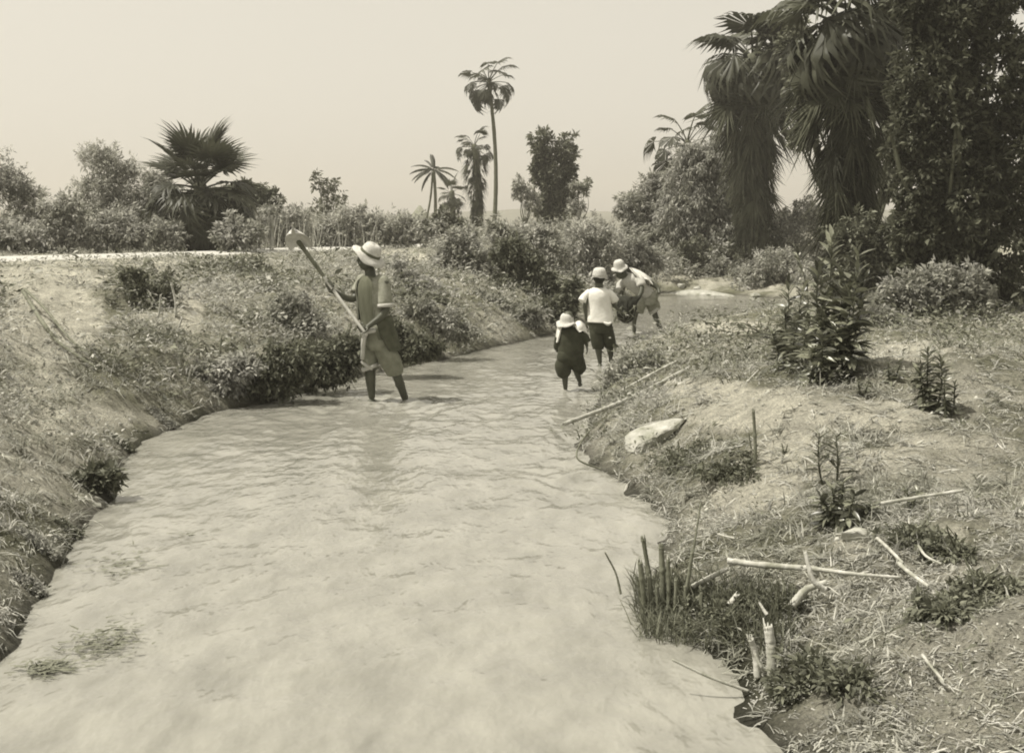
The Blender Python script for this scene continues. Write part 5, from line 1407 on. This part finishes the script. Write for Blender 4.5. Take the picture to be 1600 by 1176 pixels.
a = Acc(); rg = np.random.default_rng(66)
P, D, Ls = [], [], []
for k in range(2600):
    px = 1000 + 240 * rg.random() ** 1.3; py = 905 + 95 * rg.random() + (px - 1000) * .12
    q = T(px, py); P.append(q + [rg.normal() * .02, rg.normal() * .02, -.01]); D.append(unit(V3(rg.normal() * .45 - .1, rg.normal() * .35, 1.0))); Ls.append(.07 + .17 * rg.random())
blades(a, np.array(P), np.array(D), np.array(Ls), np.full(len(P), .006), .2 + .8 * rg.random(len(P)), rg)
a.obj('reed_blades', M['leaf_dark'], None, kind='stuff', label='dark tangle of thin reed blades around the stumps', category='reeds')
# left bank
stick('leaning_branch', 'long dark branch sloping down the pale earth at the left edge', [(36, 470, .10), (66, 515, .06), (95, 549, .05), (150, 581, .03)], .022, 'cane_dark', 70, .5, cat='branch')
stick('leaning_branch', 'second dark branch running just above the longer one at the left edge', [(40, 478, .16), (70, 503, .12), (112, 548, .08), (152, 573, .05)], .015, 'cane_dark', 71, .5, cat='branch')
G3 = 'dry canes caught on the left bank'
LC = [([(275, 496, .0), ('a', 274, 470, .0), ('a', 268, 444, .0)], .016, 'tall pale dry cane in the bare patch of the left slope'), ([(245, 514, .0), ('a', 249, 486, .0), ('a', 251, 461, .0)], .013, 'pale upright cane left of the tall one on the slope'),
      ([(277, 522, .0), ('a', 280, 510, .0), ('a', 284, 498, .0)], .013, 'short pale cane below the tall one'), ([(281, 583, .0), ('a', 279, 554, .0)], .015, 'pale cane stub standing in the weeds lower down the slope'),
      ([(293, 602, .0), ('a', 299, 573, .0)], .010, 'thin pale stub right of the thicker cane stub'), ([(345, 580, .0), ('a', 346, 526, .0)], .012, 'dark stalk standing beside the pale leaved plant'),
      ([(441, 487, .02), (480, 485, .02)], .008, 'thin pale cane lying on the bank before the man'), ([(170, 455, .06), (205, 452, .05), (228, 432, .05)], .009, 'crooked pale twig above the shaded hollow'),
      ([(160, 530, .03), (200, 534, .04), (232, 520, .05)], .008, 'pale twig lying across the left slope'), ([(420, 626, .01), (444, 618, .02), (474, 606, .05)], .008, 'pale twig dipping into the water under the dark bush'),
      ([(440, 622, .01), ('a', 474, 602, .05)], .006, 'second pale twig under the dark bush'), ([(285, 652, .01), (318, 642, .03)], .008, 'pale stub of root at the water line of the left bank')]
for i, (p, r, lab) in enumerate(LC):
    stick('dry_cane', lab, p, r, 'cane_dark' if 'dark' in lab.split()[0] else 'cane', 80 + i, .75, G3)
q = T(232, 424); t = thing('tree_stump', 'small dark stump at the top of the left slope', 'stump', q)
a = Acc(); tube(a, [q - V3(0, 0, .05), q + V3(.01, 0, .08), q + V3(0, 0, .15)], [.10, .085, .07], 12, 3, jitter=.006); a.obj('stub', M['cane_dark'], t, True)
# fence posts behind the road
G4 = 'weathered posts in the scrub beyond the road'
FP = [(355, 384, 352, 312, .045, 'cane', 'pale post right against the palm skirt'), (398, 380, 397, 322, .05, 'cane', 'thick pale post with bent top under the rounded tree'), (424, 382, 424, 338, .05, 'cane', 'short stout pale post left of the shovel blade'),
      (379, 384, 381, 345, .04, 'cane_dark', 'dark post between two pale posts'), (500, 384, 500, 310, .05, 'cane_dark', 'tall dark post above the shovel handle'), (518, 386, 518, 352, .04, 'cane_dark', 'dark post standing free at the end of the road'),
      (467, 380, 470, 332, .035, 'cane', 'thin pale leaning post just above the shovel blade'), (556, 378, 556, 354, .035, 'cane_dark', 'short dark post left of the straw hat'), (572, 374, 573, 352, .035, 'cane_dark', 'short dark post right above the straw hat')]
for i, (x0, y0, x1, y1, r, mm, lab) in enumerate(FP):
    Yp = 27.5 if x0 < 430 else 36.0
    b = gbase(x0, Yp); tp = at(x1, y1, Yp)
    t = thing('fence_post', lab, 'post', b, G4)
    a = Acc(); tube(a, [b - V3(0, 0, .1), b * .5 + tp * .5 + V3(.02, 0, 0), tp], [r, r * .95, r * .8], 9, 4, jitter=r * .05, seed=i); a.obj('shaft', M[mm], t, True)

# pale rock slab on the right bank
import bmesh
def hull(pts, m, parent, seed, name='body', rough=.012):
    bm = bmesh.new()
    for p in pts: bm.verts.new(p)
    r = bmesh.ops.convex_hull(bm, input=bm.verts)
    bmesh.ops.delete(bm, geom=[v for v in bm.verts if not v.link_faces], context='VERTS')
    bmesh.ops.bevel(bm, geom=list(bm.edges), offset=rough * .5, segments=1, affect='EDGES')
    bmesh.ops.triangulate(bm, faces=bm.faces[:])
    bmesh.ops.subdivide_edges(bm, edges=bm.edges[:], cuts=2, use_grid_fill=True)
    for v in bm.verts:
        p = np.array(v.co); k = 9.0
        n = np.array([float(fbm(np.array([p[0] * k + q]), np.array([p[1] * k]), np.array([p[2] * k * 1.5]), seed, 4)[0]) - .5 for q in (0, 40, 80)])
        v.co = Vector(p + n * rough * 1.6)
    me = bpy.data.meshes.new(name); bm.to_mesh(me); bm.free(); me.materials.append(m)
    return link(name, me, parent)
c = T(1018, 692) - V3(0, 0, .02); ax_ = unit(T(1062, 658) - T(992, 700)); up = V3(0, 0, 1); sd = unit(np.cross(ax_, up)); rg = np.random.default_rng(4)
t = thing('pale_rock', 'long pale rock with dark broken underside on the bank below the pole', 'rock', c)
pts = []
for u, w, h0, h1 in [(-.24, .06, .03, .09), (-.17, .11, -.02, .13), (-.05, .12, .0, .13), (.08, .09, .02, .11), (.20, .07, .03, .09), (.31, .035, .04, .07)]:
    for q in (-1, 1):
        pts += [c + ax_ * (u + rg.normal() * .01) + sd * q * w * (.8 + .3 * rg.random()) + up * h1 * (.85 if q > 0 else 1.1), c + ax_ * (u + .02) + sd * q * w * .6 + up * h0]
hull(pts, M['stone'], t, 4, 'slab', .03)
def rock(name, label, px, py, r, seed, mat='stone', flat=.6, group=None, cat='rock'):
    rg = np.random.default_rng(seed); c = T(px, py); t = thing(name, label, cat, c, group)
    u = unit(rg.normal(size=(18, 3))) * np.array([1, .75, flat]) * r * (.8 + .3 * rg.random((18, 1)))
    hull([c + q + V3(0, 0, r * .15) for q in u], M[mat], t, seed, 'body', r * .12); return t
rock('pale_rock', 'small pale stone on the far gravel spit', 1090, 452, .14, 1)
rock('pale_rock', 'flat pale stone left of the far gravel spit', 1065, 449, .16, 2)
rock('pale_rock', 'dark stone at the far water edge before the feathery shrub', 1180, 464, .16, 3, 'mud')
rock('pale_rock', 'pale stone half buried in grass near the bottom right', 1336, 842, .07, 14)
rock('mud_clod', 'dark wet clod at the near left water edge', 150, 792, .05, 5, 'mud', .45)
# mossy lumps of turf hanging over the near left water line
for i, (px, py, rx, ry, lab) in enumerate([(66, 862, 34, 22, 'large mossy turf lump hanging at the left edge above the water'), (112, 838, 18, 13, 'small mossy turf lump at the water line below the weedy clump'), (50, 925, 22, 20, 'dark mossy turf lump lowest at the left edge of the water'), (196, 702, 16, 10, 'small turf lump where the left bank bends out'), (262, 668, 26, 8, 'flat turf lump along the water line before the bend')]):
    Yc = float(T(px, py + ry * .6)[1]) + .1
    shrub('turf_lump', lab, pxblobs(Yc, [(px, py, rx, ry), (px - rx * .5, py - ry * .5, rx * .7, ry * .7)]), 1500, .022, M['leaf'] if i % 2 == 0 else M['leaf_dark'], 300 + i, clump=.3, per=16, shell=.3, cat='turf')
# small stones and crumbs on the bare earth
rg = np.random.default_rng(55); a = Acc(); P = []
for side, sp, ar in (('L', BARE_L, LA), ('R', BARE_R, RA)):
    x, y = scatter(26000, *ar, rg, 1.6); ok = on_land(x, y, side, .02); x, y = x[ok], y[ok]
    px, py = project(np.stack([x, y, H(x, y)], -1)); k = (spots(sp, px, py) * .8 + .12 > rg.random(len(x))) & (px > -100) & (px < 1700) & (py < 1300)
    P.append(np.stack([x[k], y[k], H(x[k], y[k])], -1))
P = np.concatenate(P); n = len(P); r = .004 + .013 * rg.random(n) ** 3 * np.clip(P[:, 1] / 6, .6, 2.5); r = r * 1.2
oct_ = np.array([[1, 0, 0], [0, 1, 0], [-1, 0, 0], [0, -1, 0], [0, 0, .8], [0, 0, -.8]], float)
V = P[:, None, :] + (oct_[None] * r[:, None, None] * (.7 + .6 * rg.random((n, 6, 1)))) + rg.normal(size=(n, 6, 3)) * r[:, None, None] * .2
F = np.array([[0, 1, 4], [1, 2, 4], [2, 3, 4], [3, 0, 4], [1, 0, 5], [2, 1, 5], [3, 2, 5], [0, 3, 5]])
a.add(V.reshape(-1, 3), None, (F[None] + (np.arange(n) * 6)[:, None, None]).reshape(-1, 3))
a.obj('pebbles', material('pebble', .34, .2, 3, .95, island=.45), None, kind='stuff', label='small stones and crumbs of earth on the banks', category='gravel')
# far gravel spit
a = Acc(); p0, p1 = G(1062, 458), G(1140, 463)
loft(a, [p0 + V3(-.3, .2, -.03), p0 * .7 + p1 * .3 + V3(0, .2, 0), p0 * .3 + p1 * .7 + V3(0, .2, 0), p1 + V3(.3, .2, -.03)], [V3(0, .15, 0), V3(.0, .7, 0), V3(0, .6, 0), V3(0, .15, 0)], [V3(0, 0, .02), V3(0, 0, .11), V3(0, 0, .10), V3(0, 0, .02)], 18, 6)
wrinkle(a, .05, 3, 41)
a.obj('gravel_spit', M['stone'], None, True, kind='structure')
# dark weed beds breaking the shallow water at lower left
def water_weed(label, px, py, w, h, n, seed):
    c = G(px, py); rg = np.random.default_rng(seed); s = c[1] / FPX; sy = s * c[1] / CAMZ
    a = Acc(); P = c + np.stack([rg.normal(size=n) * w * s * .5, rg.normal(size=n) * h * sy * .5, .012 + rg.random(n) * .008], -1)
    D = unit(np.stack([rg.normal(size=n) + 1.2, rg.normal(size=n) * .5 + .25, rg.normal(size=n) * .08 + .08], -1))
    blades(a, P, D, (.02 + .05 * rg.random(n)), np.full(n, .008), .1 * rg.random(n), rg)
    return a.obj('water_weed', M['cane_dark'], None, kind='stuff', label=label, category='water weed')
water_weed('scattered dark weed floating below the left bank bend', 190, 885, 70, 26, 110, 1)
water_weed('dark weed patch on the shallow bed at lower left', 160, 1005, 60, 30, 260, 2)
water_weed('dark weed clump in the water near the bottom left corner', 68, 1048, 44, 14, 200, 3)
water_weed('two dark scraps of weed drifting in midstream at left', 290, 836, 36, 4, 16, 4)

# dark weeds under the broken canes
for i, (lab, bl) in enumerate([('dark tangled weeds under the left end of the horizontal cane', [(1095, 955, 40, 20), (1130, 965, 36, 16), (1070, 940, 30, 18)]),
                               ('dark tangled weeds between the horizontal cane and the thick stump', [(1170, 955, 36, 16), (1215, 950, 36, 14), (1150, 985, 30, 14)]),
                               ('dark weeds at the bottom edge right of the thick stump', [(1270, 1060, 50, 18), (1240, 1085, 40, 20), (1330, 1080, 50, 16)]),
                               ('dark weed patch near the right edge above the lying canes', [(1440, 850, 50, 12), (1480, 870, 40, 12)]),
                               ('dark weed patch on the slope left of the small leafy plant', [(1130, 745, 60, 10), (1070, 725, 50, 10)]),
                               ('dark weed patch at the right edge level with the crossing canes', [(1480, 960, 60, 14), (1540, 930, 60, 14)])]):
    Yc = float(T(bl[0][0], bl[0][1] + 8)[1])
    out = []
    for x_, y_, rx, ry in bl:
        q = T(x_, y_); k = q[1] / FPX; out.append((q + V3(0, 0, ry * k * .5), (rx * k, rx * k * 1.1, ry * k)))
    shrub('bank_weed', lab, out, 2600, .032, M['leaf_dark'], 400 + i, clump=.4, per=16, shell=.1, cat='weeds')

clean_flags()
